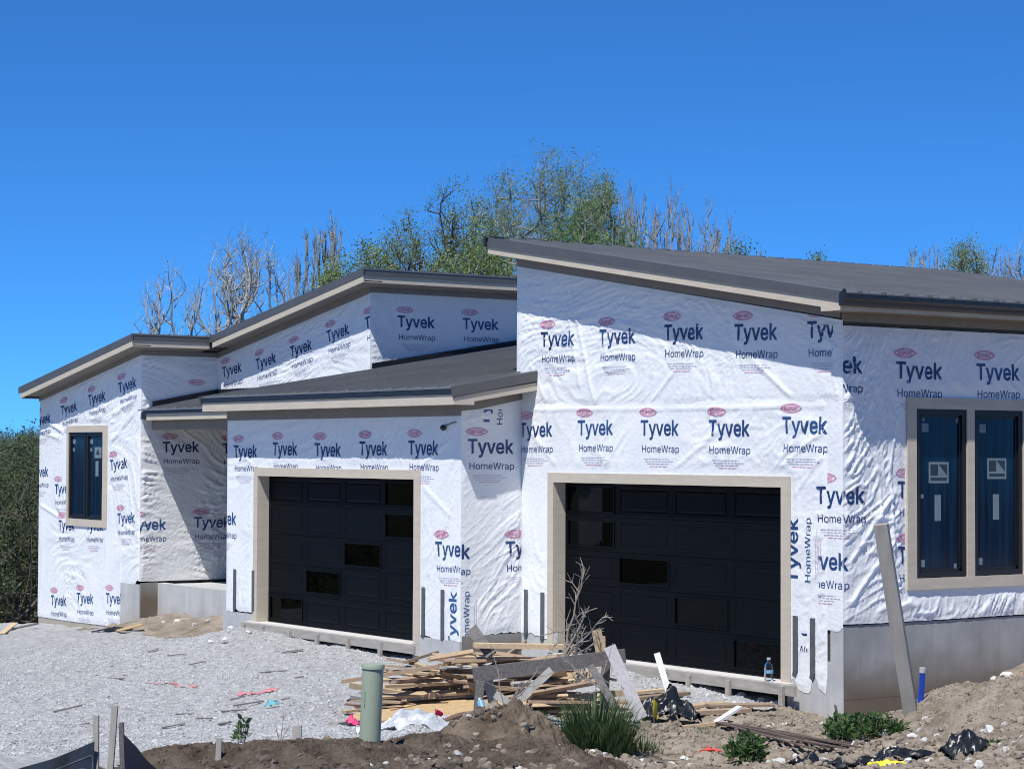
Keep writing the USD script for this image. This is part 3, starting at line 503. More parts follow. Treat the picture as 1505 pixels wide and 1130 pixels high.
part(R, 'fascia', MB().prism([(-7.14, zA(-7.14)), (.40, zA(.40)), (.40, zA(.40)+.128), (-7.14, zA(-7.14)+.108)], 'y', -.40, -.372).tm(), M['trim'])
part(R, 'fascia', MB().prism([(.035, 4.605), (.40, 4.605), (.40, zA(.4)-.002), (.035, zA(.035)-.002)], 'y', -.401, -.372).tm(), M['trim'])
part(R, 'fascia', Box((.372, -.372, 4.605), (.40, 9.2, 4.75)), M['trim'])
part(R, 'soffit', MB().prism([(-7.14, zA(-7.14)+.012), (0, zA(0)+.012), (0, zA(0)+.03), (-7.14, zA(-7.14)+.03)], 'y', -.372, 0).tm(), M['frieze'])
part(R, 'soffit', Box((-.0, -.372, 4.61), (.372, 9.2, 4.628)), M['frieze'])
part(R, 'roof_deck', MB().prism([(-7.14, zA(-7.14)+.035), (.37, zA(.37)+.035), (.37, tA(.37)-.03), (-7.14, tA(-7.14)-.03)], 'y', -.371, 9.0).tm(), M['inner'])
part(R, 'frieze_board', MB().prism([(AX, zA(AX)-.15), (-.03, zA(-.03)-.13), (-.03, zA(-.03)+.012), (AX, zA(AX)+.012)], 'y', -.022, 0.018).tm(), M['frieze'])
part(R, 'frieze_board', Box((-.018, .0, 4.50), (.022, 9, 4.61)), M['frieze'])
g = [(.402, 4.76), (.402, 4.655), (.45, 4.655), (.475, 4.68), (.49, 4.72), (.52, 4.745), (.52, 4.80), (.512, 4.80), (.512, 4.75), (.485, 4.73), (.468, 4.69), (.445, 4.663), (.41, 4.663), (.41, 4.76)]
m = MB()
gx = np.array(g); mm = trimesh.creation.extrude_polygon(sg.Polygon(gx), 9.64, engine='earcut'); v = mm.vertices; m.add(np.stack([v[:, 0], -.44+v[:, 2], v[:, 1]], 1), mm.faces[:, ::-1])
part(R, 'gutter', m.tm(), M['dark'])
part(R, 'gutter_end', MB().prism([(.402, 4.655), (.45, 4.655), (.475, 4.68), (.49, 4.72), (.52, 4.745), (.52, 4.84), (.49, 4.86), (.402, 4.80)], 'y', -.452, -.441).tm(), M['dark'])
for k in range(22): y = -.2+.40*k; part(R, 'gutter_bracket', MB().box((.455, y, 4.80), (.53, y+.02, 4.835)).tm(), M['edge'])
# B: garage roof, rising to the back
R = roof(); tB = lambda y: 4.048 + .163*np.asarray(y, float)
panels('x', -14.22, -6.42, 19, -1.50, 8.0, tB, R)
part(R, 'edge_trim', MB().prism([(-1.50, zB(-1.5)+.105), (.0, zB(0)+.14), (.0, tB(0)+.012), (-1.54, tB(-1.54)+.012)], 'x', -6.42, -6.398).tm(), M['edge'])
part(R, 'edge_lip', MB().prism([(-1.50, zB(-1.5)+.125), (.0, zB(0)+.135), (.0, zB(0)+.148), (-1.5, zB(-1.5)+.138)], 'x', -6.397, -6.391).tm(), M['edge'])
part(R, 'edge_trim', MB().prism([(-1.50, zB(-1.5)+.105), (7.9, zB(7.9)+.14), (7.9, tB(7.9)+.012), (-1.54, tB(-1.54)+.012)], 'x', -14.255, -14.22).tm(), M['edge'])
part(R, 'fascia', MB().prism([(-1.48, 3.552), (-1.13, 3.552), (-1.13, zB(-1.13)), (0, zB(0)), (0, zB(0)+.115), (-1.48, zB(-1.48)+.115)], 'x', -6.438, -6.41).tm(), M['trim'])
part(R, 'fascia', Box((-14.22, -1.48, 3.552), (-6.438, -1.452, 3.70)), M['trim']); part(R, 'fascia', MB().prism([(-1.452, 3.552), (-1.08, 3.552), (7, zB(7)), (7, zB(7)+.115), (-1.452, zB(-1.452)+.115)], 'x', -14.22, -14.192).tm(), M['trim'])
part(R, 'drip_edge', Box((-14.24, -1.500, 3.705), (-6.40, -1.483, 3.775)), M['dark'])
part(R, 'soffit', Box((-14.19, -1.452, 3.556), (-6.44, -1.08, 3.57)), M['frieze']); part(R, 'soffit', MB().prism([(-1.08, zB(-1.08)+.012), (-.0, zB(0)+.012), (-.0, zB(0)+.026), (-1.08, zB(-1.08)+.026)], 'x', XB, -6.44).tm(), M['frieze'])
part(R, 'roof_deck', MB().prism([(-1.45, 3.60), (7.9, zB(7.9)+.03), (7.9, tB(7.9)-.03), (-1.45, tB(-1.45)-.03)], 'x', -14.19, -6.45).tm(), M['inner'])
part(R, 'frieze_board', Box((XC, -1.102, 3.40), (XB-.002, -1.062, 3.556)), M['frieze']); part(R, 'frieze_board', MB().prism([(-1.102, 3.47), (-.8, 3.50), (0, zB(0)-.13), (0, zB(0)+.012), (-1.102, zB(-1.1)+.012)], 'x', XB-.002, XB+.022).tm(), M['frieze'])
part(R, 'wall_flashing', MB().prism([(2.12, tB(2.12)+.005), (8, tB(8)+.005), (8, tB(8)+.10), (2.12, tB(2.12)+.10)], 'x', XD+.03, XD+.05).tm(), M['dark'])
# porch roof
R = roof(); tP = lambda y: 3.715 + .19*(np.asarray(y, float)-.39)
panels('x', EX+.02, XC-.005, 15, .30, 2.08, tP, R)
part(R, 'drip_edge', Box((-20.30, .318, 3.612), (XC-.01, .345, 3.69)), M['dark']); part(R, 'fascia', Box((-20.20, .35, 3.485), (XC-.01, .378, 3.612)), M['trim'])
part(R, 'soffit', Box((EX+.05, .378, 3.488), (XC-.01, 5.0, 3.502)), M['frieze']); part(R, 'roof_deck', Box((EX+.05, .38, 3.51), (XC-.02, 2.08, 3.655)), M['inner']); part(R, 'roof_deck', Box((EX+.05, 2.13, 3.51), (XC-.02, 5.1, 3.6)), M['inner'])
part(R, 'wall_flashing', MB().prism([(.62, tP(.62)+.002), (2.06, tP(2.06)+.002), (2.06, tP(2.06)+.11), (.62, tP(.62)+.11)], 'x', EX+.038, EX+.055).tm(), M['dark'])
part(R, 'wall_flashing', Box((EX+.06, 2.055, 4.0), (-14.3, 2.072, 4.14)), M['dark'])
part(R, 'porch_beam', Box((EX+.06, .60, 3.30), (XC-.01, .75, 3.486)), M['frieze'])
# C: far wing
R = roof(); tC = lambda x: zC(x) + .245
panels('y', -.012, 9.1, 22, -25.80, -20.10, tC, R); panels('y', 1.70, 9.1, 18, -20.10, -14.13, tC, R)
for a, b, y in ((-25.80, -20.12, -.012), (-20.10, -14.15, 1.70)):
    part(R, 'edge_trim', MB().prism([(a-.02, zC(a)+.115), (b+.03, zC(b)+.125), (b+.03, tC(b)+.01), (a-.02, tC(a)+.01)], 'y', y-.012, y-.002).tm(), M['edge'])
    part(R, 'fascia', MB().prism([(a+.1, zC(a+.1)), (b, zC(b)), (b, zC(b)+.125), (a+.1, zC(a+.1)+.118)], 'y', y, y+.028).tm(), M['trim'])
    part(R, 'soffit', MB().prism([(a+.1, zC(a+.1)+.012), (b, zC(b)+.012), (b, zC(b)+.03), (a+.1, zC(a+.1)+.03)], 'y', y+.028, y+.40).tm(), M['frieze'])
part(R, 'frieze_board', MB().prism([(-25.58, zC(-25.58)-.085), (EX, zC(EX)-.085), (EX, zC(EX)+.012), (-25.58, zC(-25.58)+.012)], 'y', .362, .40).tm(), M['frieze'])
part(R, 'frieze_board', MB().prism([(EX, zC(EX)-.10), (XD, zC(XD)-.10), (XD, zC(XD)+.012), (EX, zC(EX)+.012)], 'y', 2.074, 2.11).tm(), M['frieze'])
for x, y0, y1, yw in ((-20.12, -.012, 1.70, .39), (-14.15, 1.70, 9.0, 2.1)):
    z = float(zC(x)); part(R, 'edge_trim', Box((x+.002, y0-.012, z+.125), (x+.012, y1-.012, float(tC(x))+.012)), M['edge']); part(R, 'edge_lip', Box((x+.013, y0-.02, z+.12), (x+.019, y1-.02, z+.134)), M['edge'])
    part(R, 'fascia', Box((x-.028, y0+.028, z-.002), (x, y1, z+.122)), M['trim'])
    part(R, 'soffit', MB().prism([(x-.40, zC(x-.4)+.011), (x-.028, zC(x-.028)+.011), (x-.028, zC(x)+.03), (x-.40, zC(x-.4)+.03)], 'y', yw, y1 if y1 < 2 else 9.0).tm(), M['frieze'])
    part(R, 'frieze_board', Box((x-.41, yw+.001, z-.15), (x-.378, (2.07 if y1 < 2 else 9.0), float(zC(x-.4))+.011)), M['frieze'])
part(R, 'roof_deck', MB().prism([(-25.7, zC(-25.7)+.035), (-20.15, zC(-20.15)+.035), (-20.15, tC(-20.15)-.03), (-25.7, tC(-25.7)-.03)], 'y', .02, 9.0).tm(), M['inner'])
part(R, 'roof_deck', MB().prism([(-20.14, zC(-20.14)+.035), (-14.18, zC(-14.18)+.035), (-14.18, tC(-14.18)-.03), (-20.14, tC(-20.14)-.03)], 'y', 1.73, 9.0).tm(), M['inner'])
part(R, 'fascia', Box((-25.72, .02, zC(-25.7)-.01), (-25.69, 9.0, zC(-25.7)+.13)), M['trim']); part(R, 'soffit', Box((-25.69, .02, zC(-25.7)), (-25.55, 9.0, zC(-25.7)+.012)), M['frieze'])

# ------------------------------------------------------------------ trees
M['bark_pale'] = mat('pale_bark_look', (.44, .43, .41), (.24, .225, .205), scale=2.5, rough=.9, detail=6, spec=.15, vec='world')
M['bark_grey'] = mat('grey_bark_look', (.33, .325, .31), (.20, .195, .185), scale=3, rough=.9, detail=6, spec=.15, vec='world')
M['bark_dark'] = mat('dark_bark_look', (.08, .068, .055), (.13, .11, .09), scale=3, rough=.9, spec=.15, vec='world')
def leaf_mat(name, a, b, scale=1.2):
    return usdkit.material(stage, '/World/Looks/' + name, {
        'g': ('geometry', {}), 'n': ('noise_texture', dict(scale=scale, detail=4.0)), 'oi': ('object_info', {}), 'ad': ('math', dict(math_type='multiply_add', value2=.16, value3=-.08)), 'a2': ('math', dict(math_type='add')), 'rr': ('math', dict(math_type='multiply_add', value2=.3, value3=-.15)), 'a3': ('math', dict(math_type='add')),
        'r': ('rgb_ramp', {'ramp': [(0, a), (.38, a), (.62, b), (1, b)]}), 'd': ('principled_bsdf', dict(roughness=.6, specular_ior_level=.25)), 't': ('translucent_bsdf', {}), 'm': ('mix_closure', dict(fac=.35))},
        [('g.position', 'n.vector'), ('oi.random', 'ad.value1'), ('n.fac', 'a2.value1'), ('ad.value', 'a2.value2'), ('g.random_per_island', 'rr.value1'), ('rr.value', 'a3.value2'), ('a2.value', 'a3.value1'), ('a3.value', 'r.fac'), ('r.color', 'd.base_color'), ('r.color', 't.color'), ('d.BSDF', 'm.closure1'), ('t.BSDF', 'm.closure2')], surface='m.closure')
M['leaf_spring'] = leaf_mat('spring_leaf_look', (.17, .24, .085), (.32, .42, .16))
M['leaf_green'] = leaf_mat('green_leaf_look', (.13, .22, .07), (.25, .36, .13))
M['leaf_bud'] = leaf_mat('bud_look', (.22, .26, .13), (.34, .38, .22))
M['leaf_wood'] = leaf_mat('far_wood_leaf_look', (.095, .125, .06), (.19, .215, .11), .15)
def leaf_cloud(rng, pts, size, jitter, k=1):
    """k small folded leaf sprays around every point"""
    P = np.repeat(np.asarray(pts, float), k, axis=0); n = len(P); P = P + rng.normal(0, jitter, (n, 3))
    a = rng.normal(0, 1, (n, 3)); a /= np.linalg.norm(a, axis=1, keepdims=True); b = np.cross(a, rng.normal(0, 1, (n, 3))); b /= np.linalg.norm(b, axis=1, keepdims=True) + 1e-9
    sz = size*rng.uniform(.5, 1.3, (n, 1)); v = np.stack([P - a*sz, P + b*sz*.55, P + a*sz, P - b*sz*.55], 1).reshape(-1, 3)
    i = np.arange(n)[:, None]*4; f = np.vstack([i + [0, 1, 2], i + [0, 2, 3]]); return v, f
def edge_tubes(p, q, r0, r1, n):
    """tapered n-sided sticks, all at once"""
    t = q-p; t /= np.linalg.norm(t, axis=1, keepdims=True)+1e-9; ref = np.where(np.abs(t[:, 2:3]) < .9, [[0, 0, 1.0]], [[1.0, 0, 0]]); a = np.cross(t, ref); a /= np.linalg.norm(a, axis=1, keepdims=True)+1e-9; b = np.cross(t, a)
    th = np.arange(n)*2*np.pi/n; ring = np.cos(th)[None, :, None]*a[:, None] + np.sin(th)[None, :, None]*b[:, None]; e = t*(r0[:, None]*.6)
    v = np.concatenate([(p-e)[:, None] + r0[:, None, None]*ring, (q+e*.2)[:, None] + r1[:, None, None]*ring], 1).reshape(-1, 3); k = np.arange(n); k2 = (k+1) % n
    f = np.stack([k, k+n, k2+n, k2], 1); f = np.vstack([f[:, [0, 1, 2]], f[:, [0, 2, 3]]]); f = (np.arange(len(p))[:, None, None]*2*n + f[None]).reshape(-1, 3)
    return v, f
def grow_tree(seed, height, width, style, cs=.5, n_t=260, r0=None, ls=1.0):
    """a tree at the origin, grown towards points scattered in its crown; returns trunk mesh, branch mesh, leaf mesh"""
    rng = np.random.default_rng(seed); r0 = r0 or (.05 + height*(.0075 if style == 'bare' else .009)); z0 = height*cs; hc = (height-z0)*.92; R = width*dict(bare=.74, upright=.78, sparse=.84, dense=.72)[style]
    squeeze = dict(bare=1.5, upright=3.2, sparse=1.25, dense=1.1)[style]
    nodes = [np.array([0, 0, -.4])]; par = [-1]; lean = rng.normal(0, .02, 2)
    m = 9; top = z0 + hc*(.30 if style != 'dense' else .45)
    for i in range(1, m+1): z = top*i/m; nodes.append(np.array([lean[0]*z + .05*math.sin(i+seed), lean[1]*z + .05*math.cos(i*1.3+seed), z])); par.append(i-1)
    first = int(m*.62); nodes_ok = [i >= first for i in range(m+1)]
    # lobes of the crown
    nl = 12 if style == 'upright' else 10; T = []
    for k in range(nl):
        az, rr = k*2.39996 + rng.uniform(-.4, .4), math.sqrt((k+.5)/nl); zt = 1 - dict(bare=.28, upright=.36, sparse=.24, dense=.34)[style]*rr**2 + rng.uniform(-.16, .05)
        if k == 0: zt = 1.0
        c = np.array([R*.80*rr*math.cos(az), R*.80*rr*math.sin(az), z0 + hc*zt]); cnt = n_t//nl
        if style == 'upright': p = np.stack([rng.normal(0, R*.07, cnt) + c[0], rng.normal(0, R*.07, cnt) + c[1], c[2] - hc*.75*rng.random(cnt)**1.2], 1); p[0] = c
        else:
            p = rng.normal(0, 1, (cnt, 3)); p /= np.linalg.norm(p, axis=1, keepdims=True); p *= rng.random((cnt, 1))**.45; p = c + p*np.array([R*.30, R*.30, hc*.26]) - [0, 0, hc*.20]; p[0] = c
        f = np.clip((p[:, 2]-z0)/hc, 0, 1); p[:, :2] *= (.35 + .65*np.clip(f*2.2, 0, 1))[:, None]; T.append(p[p[:, 2] > z0*.92])
    T = np.vstack(T); order = np.argsort(np.linalg.norm((T - [0, 0, z0*.8])/[1, 1, 1.4], axis=1) + rng.uniform(0, .15*hc, len(T)))
    N = np.array(nodes); ok = np.array(nodes_ok); par = list(par)
    for ti in order:
        t = T[ti]; d = t - N; cost = np.hypot(d[:, 0], d[:, 1])*squeeze + np.abs(d[:, 2]) + np.where(d[:, 2] < .1*hc*.3, 2.0*np.abs(d[:, 2]) + .25, 0); cost[~ok] = 1e9; j = int(np.argmin(cost)); p = N[j]; L = np.linalg.norm(t-p); k = int(np.clip(L/(hc*.07), 1, 7)); cur = j
        side = rng.normal(0, .05, 3)*L
        for i in range(1, k+1):
            u = i/k; q = p + (t-p)*u + side*math.sin(math.pi*u) + np.array([0, 0, -.16*L*math.sin(math.pi*u)*(np.hypot(*(t-p)[:2])/max(L, 1e-6))]) + rng.normal(0, .012, 3)*L*(i < k)
            N = np.vstack([N, q]); ok = np.append(ok, True); par.append(cur); cur = len(par)-1
    par = np.array(par); nn = len(N); kids = np.bincount(par[1:], minlength=nn); ends = np.where(kids == 0)[0]
    w = np.zeros(nn)
    for i in range(nn-1, 0, -1): w[i] = max(w[i], 1.0); w[par[i]] += w[i]
    heir = np.full(nn, -1); best = np.zeros(nn)
    for i in range(1, nn):
        if w[i] > best[par[i]]: best[par[i]] = w[i]; heir[par[i]] = i
    mv = np.where(heir >= 0)[0]; mv = mv[mv > m]
    for _ in range(5): N[mv] = N[mv] + .5*((N[par[mv]] + N[heir[mv]])/2 - N[mv])       # limbs straighten as they thicken
    # twigs at the ends and along the thin branches
    src = np.concatenate([np.repeat(ends, 2 if style == 'bare' else 3), rng.choice(nn-m-1, int(nn*(.8 if style == 'bare' else 1.0)))+m+1]); d = rng.normal(0, 1, (len(src), 3)); d[:, 2] = np.abs(d[:, 2])*.9 + (.9 if style == 'upright' else .35); d /= np.linalg.norm(d, axis=1, keepdims=True)
    if style == 'upright': d[:, :2] *= .45
    L = hc*(.07 if style != 'bare' else .085)*rng.uniform(.4, 1.5, (len(src), 1)); tw_p = N[src]; tw_m = tw_p + d*L*.55; tw_q = tw_m + (d + rng.normal(0, .3, d.shape) + [0, 0, .25])*L*.5
    rad = .010 + (r0*.70)*(w/w[1:m].max())**(.60 if style == 'bare' else .48)*.95; rad[0] = r0*1.25
    for i in range(m+1): rad[i] = max(rad[i], r0*(1 - .5*i/m))
    ch = np.arange(1, nn); thick = (rad[ch] > r0*.30) | (ch <= m)
    tk, tw = MB(), MB(); pr = np.minimum(rad[par[ch]], rad[ch]*1.5 + .01)
    tk.add(*edge_tubes(N[par[ch]][thick], N[ch][thick], pr[thick], rad[ch][thick], 7)); tw.add(*edge_tubes(N[par[ch]][~thick], N[ch][~thick], pr[~thick], rad[ch][~thick], 4))
    o = np.full(len(src), .009 if style == 'bare' else .011); tw.add(*edge_tubes(tw_p, tw_m, o, o*.8, 3)); tw.add(*edge_tubes(tw_m, tw_q, o*.8, o*.5, 3))
    tips = np.vstack([tw_q, tw_m])
    if style in ('bare', 'upright'): lv = leaf_cloud(rng, tips[rng.random(len(tips)) < (.22 if style == 'bare' else .45)], .045, .07)
    elif style == 'sparse': lv = leaf_cloud(rng, tips, .047*ls, .18, 9)
    else: lv = leaf_cloud(rng, tips, .060*ls, .25*ls**.5, 13)
    return tk, tw, lv
TREES = [  # s, d, top z, crown width, style, crown start, limbs, bark, leaf, label
    (-15.67, 100.0, 11.75, 2.67, 'bare', .66, 8, 'bark_pale', 'leaf_bud', 'leftmost bare pale-barked tree above the far wing of the house'),
    (-12.83, 98.0, 12.69, 2.44, 'bare', .66, 8, 'bark_pale', 'leaf_bud', 'bare tree with whitish trunk, second from the left above the far wing'),
    (-13.22, 106.0, 13.89, 1.98, 'bare', .70, 7, 'bark_grey', 'leaf_bud', 'bare tree with dark thin trunk close behind the whitish trunk'),
    (-10.76, 95.0, 12.66, 2.48, 'bare', .66, 9, 'bark_pale', 'leaf_bud', 'bare tree with thick forked pale trunk above the far wing roof'),
    (-9.74, 102.0, 13.30, 1.39, 'upright', .66, 9, 'bark_grey', 'leaf_bud', 'narrow column-shaped budding tree between the forked pale tree and the thin tall one'),
    (-8.80, 104.0, 14.45, 1.29, 'upright', .80, 4, 'bark_grey', 'leaf_bud', 'thin tall bare tree with few wiry limbs left of the green trees'),
    (-6.68, 96.0, 12.27, 3.43, 'dense', .55, 9, 'bark_grey', 'leaf_spring', 'low light green leafy tree over the peak of the far wing roof'),
    (-5.62, 104.0, 13.32, 4.04, 'dense', .55, 9, 'bark_grey', 'leaf_spring', 'low bushy green tree left of the dark-limbed tree'),
    (-3.23, 98.0, 15.06, 3.96, 'sparse', .60, 9, 'bark_dark', 'leaf_spring', 'dark-limbed tree with thin leaves left of the tallest tree'),
    (-0.81, 110.0, 15.73, 4.44, 'sparse', .55, 9, 'bark_grey', 'leaf_spring', 'thin-leaved tree just left of the tallest tree over the right-hand roof tip'),
    (-1.55, 93.0, 12.43, 3.47, 'dense', .60, 10, 'bark_grey', 'leaf_spring', 'low pale green tree at the left tip of the right-hand roof'),
    (1.15, 102.0, 17.36, 4.75, 'sparse', .62, 12, 'bark_grey', 'leaf_spring', 'tallest tree, its sparse yellow-green crown over the right-hand roof'),
    (2.70, 95.0, 14.44, 2.80, 'dense', .60, 9, 'bark_grey', 'leaf_green', 'fresh green dense tree right of the tallest tree'),
    (4.45, 108.0, 16.87, 1.85, 'sparse', .72, 7, 'bark_grey', 'leaf_spring', 'slender tree with a small leafy head right of the fresh green tree'),
    (5.55, 104.0, 15.97, 2.26, 'upright', .62, 11, 'bark_grey', 'leaf_bud', 'first of the bare upright trees right of the slender leafy one'),
    (4.83, 92.0, 12.36, 1.71, 'dense', .62, 7, 'bark_grey', 'leaf_green', 'small round green tree low before the bare upright trees'),
    (7.26, 103.0, 16.04, 2.56, 'upright', .62, 12, 'bark_grey', 'leaf_bud', 'tallest of the bare upright trees over the right-hand roof'),
    (8.61, 100.0, 14.82, 2.49, 'upright', .62, 11, 'bark_grey', 'leaf_bud', 'bare upright tree leaning right, beside the tallest bare one'),
    (9.51, 98.0, 13.70, 1.52, 'upright', .68, 8, 'bark_grey', 'leaf_bud', 'last bare upright tree at the right end of the group'),
    (9.74, 94.0, 11.97, 0.76, 'dense', .72, 5, 'bark_grey', 'leaf_green', 'small green treetop at the right of the bare upright trees'),
    (12.49, 110.0, 13.25, 0.48, 'upright', .8, 4, 'bark_grey', 'leaf_bud', 'tiny bare treetop poking over the roof right of the small green one'),
    (16.66, 120.0, 13.75, 0.82, 'dense', .8, 4, 'bark_grey', 'leaf_green', 'tiny green treetop just over the middle of the right-hand roof'),
    (20.10, 110.0, 13.31, 1.23, 'upright', .78, 7, 'bark_grey', 'leaf_spring', 'small budding treetop, leftmost of those above the right roof end'),
    (21.44, 112.0, 13.68, 1.39, 'upright', .78, 7, 'bark_grey', 'leaf_bud', 'second treetop from the left above the right roof end'),
    (22.32, 108.0, 13.50, 1.74, 'sparse', .76, 5, 'bark_grey', 'leaf_spring', 'broad budding treetop above the right roof end'),
    (24.72, 112.0, 13.83, 1.67, 'bare', .74, 7, 'bark_grey', 'leaf_bud', 'bare wiry treetop between the broad budding one and the frame edge'),
    (24.52, 106.0, 13.65, 1.38, 'bare', .74, 7, 'bark_grey', 'leaf_bud', 'wiry treetop at the right edge of the picture'),
    (-21.98, 100.0, 2.02, 1.24, 'bare', .35, 6, 'bark_grey', 'leaf_bud', 'bare grey tree standing left of the house before the wooded slope'),
]
for i, (s, d, top, w, style, cs, nl, bark, leaf, label) in enumerate(TREES):
    x, y = sd(s, d); z = float(gz(x, y)) - .1; tk, tw, lv = grow_tree(100+i*7, top-z, w, style, cs, nl*(22 if style == 'bare' else 30))
    t = thing('tree', label, 'tree', (x, y, z)); part(t, 'trunk', tk.tm(), M[bark], smooth=True); c = part(t, 'crown', tw.tm(), M[bark]); usdkit.mesh(stage, c + '/leaves', lv, M[leaf])
# the wooded slope across the valley
def instancer(path, protos, pos, quat_z, scale, which, tilt=None, kind='stuff', **k):
    pi = UsdGeom.PointInstancer.Define(stage, path); rel = pi.CreatePrototypesRel(); n = len(pos)
    for i, (v, m) in enumerate(protos):
        pp = path + '/piece' + ('_%03d' % i if i else '')
        if isinstance(v, list):
            UsdGeom.Xform.Define(stage, pp)
            for j, (nm, g, mm) in enumerate(v): usdkit.mesh(stage, pp + '/' + nm, g, mm)
        else: usdkit.mesh(stage, pp, v, m)
        rel.AddTarget(pp)
    pi.CreatePositionsAttr(Vt.Vec3fArray.FromNumpy(np.asarray(pos, np.float32))); pi.CreateProtoIndicesAttr(Vt.IntArray.FromNumpy(np.asarray(which, np.int32)))
    if tilt is None: q = np.stack([np.cos(quat_z/2), 0*quat_z, 0*quat_z, np.sin(quat_z/2)], 1)
    else: q = tilt
    pi.CreateOrientationsAttr(Vt.QuathArray([Gf.Quath(float(a), float(b), float(c), float(e)) for a, b, c, e in q]))
    pi.CreateScalesAttr(Vt.Vec3fArray.FromNumpy(np.repeat(np.asarray(scale, np.float32)[:, None], 3, 1))); keys(pi.GetPrim(), kind=kind, **k)
rng = np.random.default_rng(77); protos = []
for i, (st_, w) in enumerate((('dense', 6.5), ('sparse', 6.0), ('dense', 6.0), ('bare', 6.0))):
    tk, tw, lv = grow_tree(900+i, 11.0, w, st_, .10, 130, ls=1.25); protos.append(([('trunk', tk.tm(), M['bark_dark']), ('branches', tw.tm(), M['bark_dark']), ('leaves', lv, M['leaf_wood'])], None))
n = 620; th = rng.uniform(-1.05, .75, n); dd = 62 + 230*rng.random(n)**.8; dd = np.where(np.abs(th) < .22, np.maximum(dd, 150), np.maximum(dd, 84))
px_, py_ = CAM[0] + dd*np.cos(YAW + th), CAM[1] + dd*np.sin(YAW + th)
# thicker where the slope shows past the left end of the house
n2 = 260; th2 = rng.uniform(.19, .36, n2); d2 = 88 + 190*rng.random(n2)**.9; px_ = np.concatenate([px_, CAM[0] + d2*np.cos(YAW+th2)]); py_ = np.concatenate([py_, CAM[1] + d2*np.sin(YAW+th2)])
pz_ = gz(px_, py_) - .2; n += n2
dist = np.hypot(px_-CAM[0], py_-CAM[1]); lim = CAM[2] + .008*dist + rng.uniform(-.9, .25, n)                       # crowns stay below the skyline of the ridge
sc = np.clip((lim - pz_)/11.0, .22, 1.05); which = np.where(np.arange(n) < 620, rng.choice([0, 0, 1, 2, 2, 3], n), rng.choice([0, 0, 0, 1, 2, 2, 2, 2], n))
instancer('/World/hillside_wood', protos, np.stack([px_, py_, pz_], 1), rng.uniform(0, 6.28, n), sc, which, label='dark green far-off wood covering the slope beyond the left end of the house', category='woodland')

# ------------------------------------------------------------------ things on the site
M['pine'] = mat('pine_board_look', (.52, .40, .26), (.42, .31, .20), scale=3, rough=.8, bump=.25, bscale=20, stretch=(1, 7, 7), rnd=.16, spec=.2)
M['brown'] = mat('brown_board_look', (.34, .25, .18), (.26, .19, .135), scale=3, rough=.85, bump=.25, bscale=20, stretch=(1, 7, 7), rnd=.2, spec=.2)
M['weathered'] = mat('weathered_board_look', (.27, .255, .235), (.35, .33, .305), scale=2, rough=.9, bump=.15, bscale=30, stretch=(5, 5, 1), rnd=.15, spec=.15)
M['greywood'] = mat('grey_wood_look', (.12, .11, .105), (.19, .175, .165), scale=4, rough=.9, bump=.4, bscale=25, stretch=(1.5, 9, 9), spec=.15)
M['plankgrey'] = mat('pale_grey_plank_look', (.42, .40, .41), (.34, .32, .33), scale=3, rough=.85, bump=.3, bscale=20, stretch=(1, 7, 7), spec=.15)
M['osb'] = mat('strand_board_look', (.50, .36, .20), (.38, .26, .14), scale=16, rough=.85, bump=.2, detail=6, spec=.2)
M['pipe'] = mat('green_pipe_look', (.31, .36, .27), (.28, .325, .245), scale=2, rough=.42, bump=.03, spots=((.20, .19, .14), 5, .62))
M['pipe_dark'] = mat('pipe_print_look', (.10, .13, .10), scale=3, rough=.6)
M['fabric'] = mat('silt_fabric_look', (.010, .014, .022), (.018, .026, .045), scale=5, rough=.5, bump=.3, bscale=60)
M['fabric_print'] = mat('fabric_print_look', (.16, .20, .26), (.10, .14, .2), scale=8, rough=.6)
M['plastic_black'] = mat('black_plastic_look', (.008, .009, .011), (.016, .017, .02), scale=6, rough=.32, bump=.3, bscale=14)
M['plastic_white'] = mat('white_plastic_look', (.36, .38, .41), (.50, .51, .53), scale=6, rough=.4, bump=.3, bscale=12)
M['pink'] = mat('pink_flag_look', (.65, .035, .16), (.55, .025, .12), scale=6, rough=.6); M['redflag'] = mat('red_flag_look', (.60, .05, .03), (.48, .03, .025), scale=6, rough=.6)
M['yellow'] = mat('yellow_flag_look', (.72, .62, .02), (.62, .52, .02), scale=6, rough=.55); M['bluepipe'] = mat('blue_pipe_look', (.012, .07, .48), (.015, .09, .55), scale=4, rough=.35)
M['teal'] = mat('teal_scrap_look', (.10, .30, .36), (.14, .36, .42), scale=8, rough=.6); M['bluebottle'] = mat('blue_label_look', (.14, .30, .46), (.18, .36, .52), scale=9, rough=.4)
M['paint'] = mat('red_paint_look', (.52, .10, .13), (.42, .30, .30), scale=14, rough=.8); M['hose'] = mat('brown_hose_look', (.11, .06, .04), (.15, .085, .055), scale=5, rough=.6)
M['lath'] = mat('brown_lath_look', (.10, .07, .055), (.16, .12, .10), scale=4, rough=.85, stretch=(1, 6, 6)); M['twig'] = mat('dead_twig_look', (.25, .22, .19), (.17, .145, .12), scale=8, rough=.9)
M['rock'] = mat('rubble_look', (.46, .45, .43), (.58, .57, .55), scale=5, rough=.9, bump=.4, bscale=16, rnd=.2); M['clod'] = mat('clod_look', (.165, .132, .10), (.30, .25, .20), scale=6, rough=.95, bump=.4, bscale=20, rnd=.25)
M['stone'] = mat('gravel_stone_look', (.30, .30, .305), (.46, .46, .46), scale=6, rough=.9, rnd=.28)
M['grass'] = leaf_mat('grass_blade_look', (.045, .085, .032), (.13, .18, .075), 5.0); M['weed'] = leaf_mat('weed_leaf_look', (.055, .11, .035), (.14, .22, .08), 5.0)
M['clear'] = pane_mat('clear_plastic_look', (.9, .95, 1), (.82, .88, .92), .02)
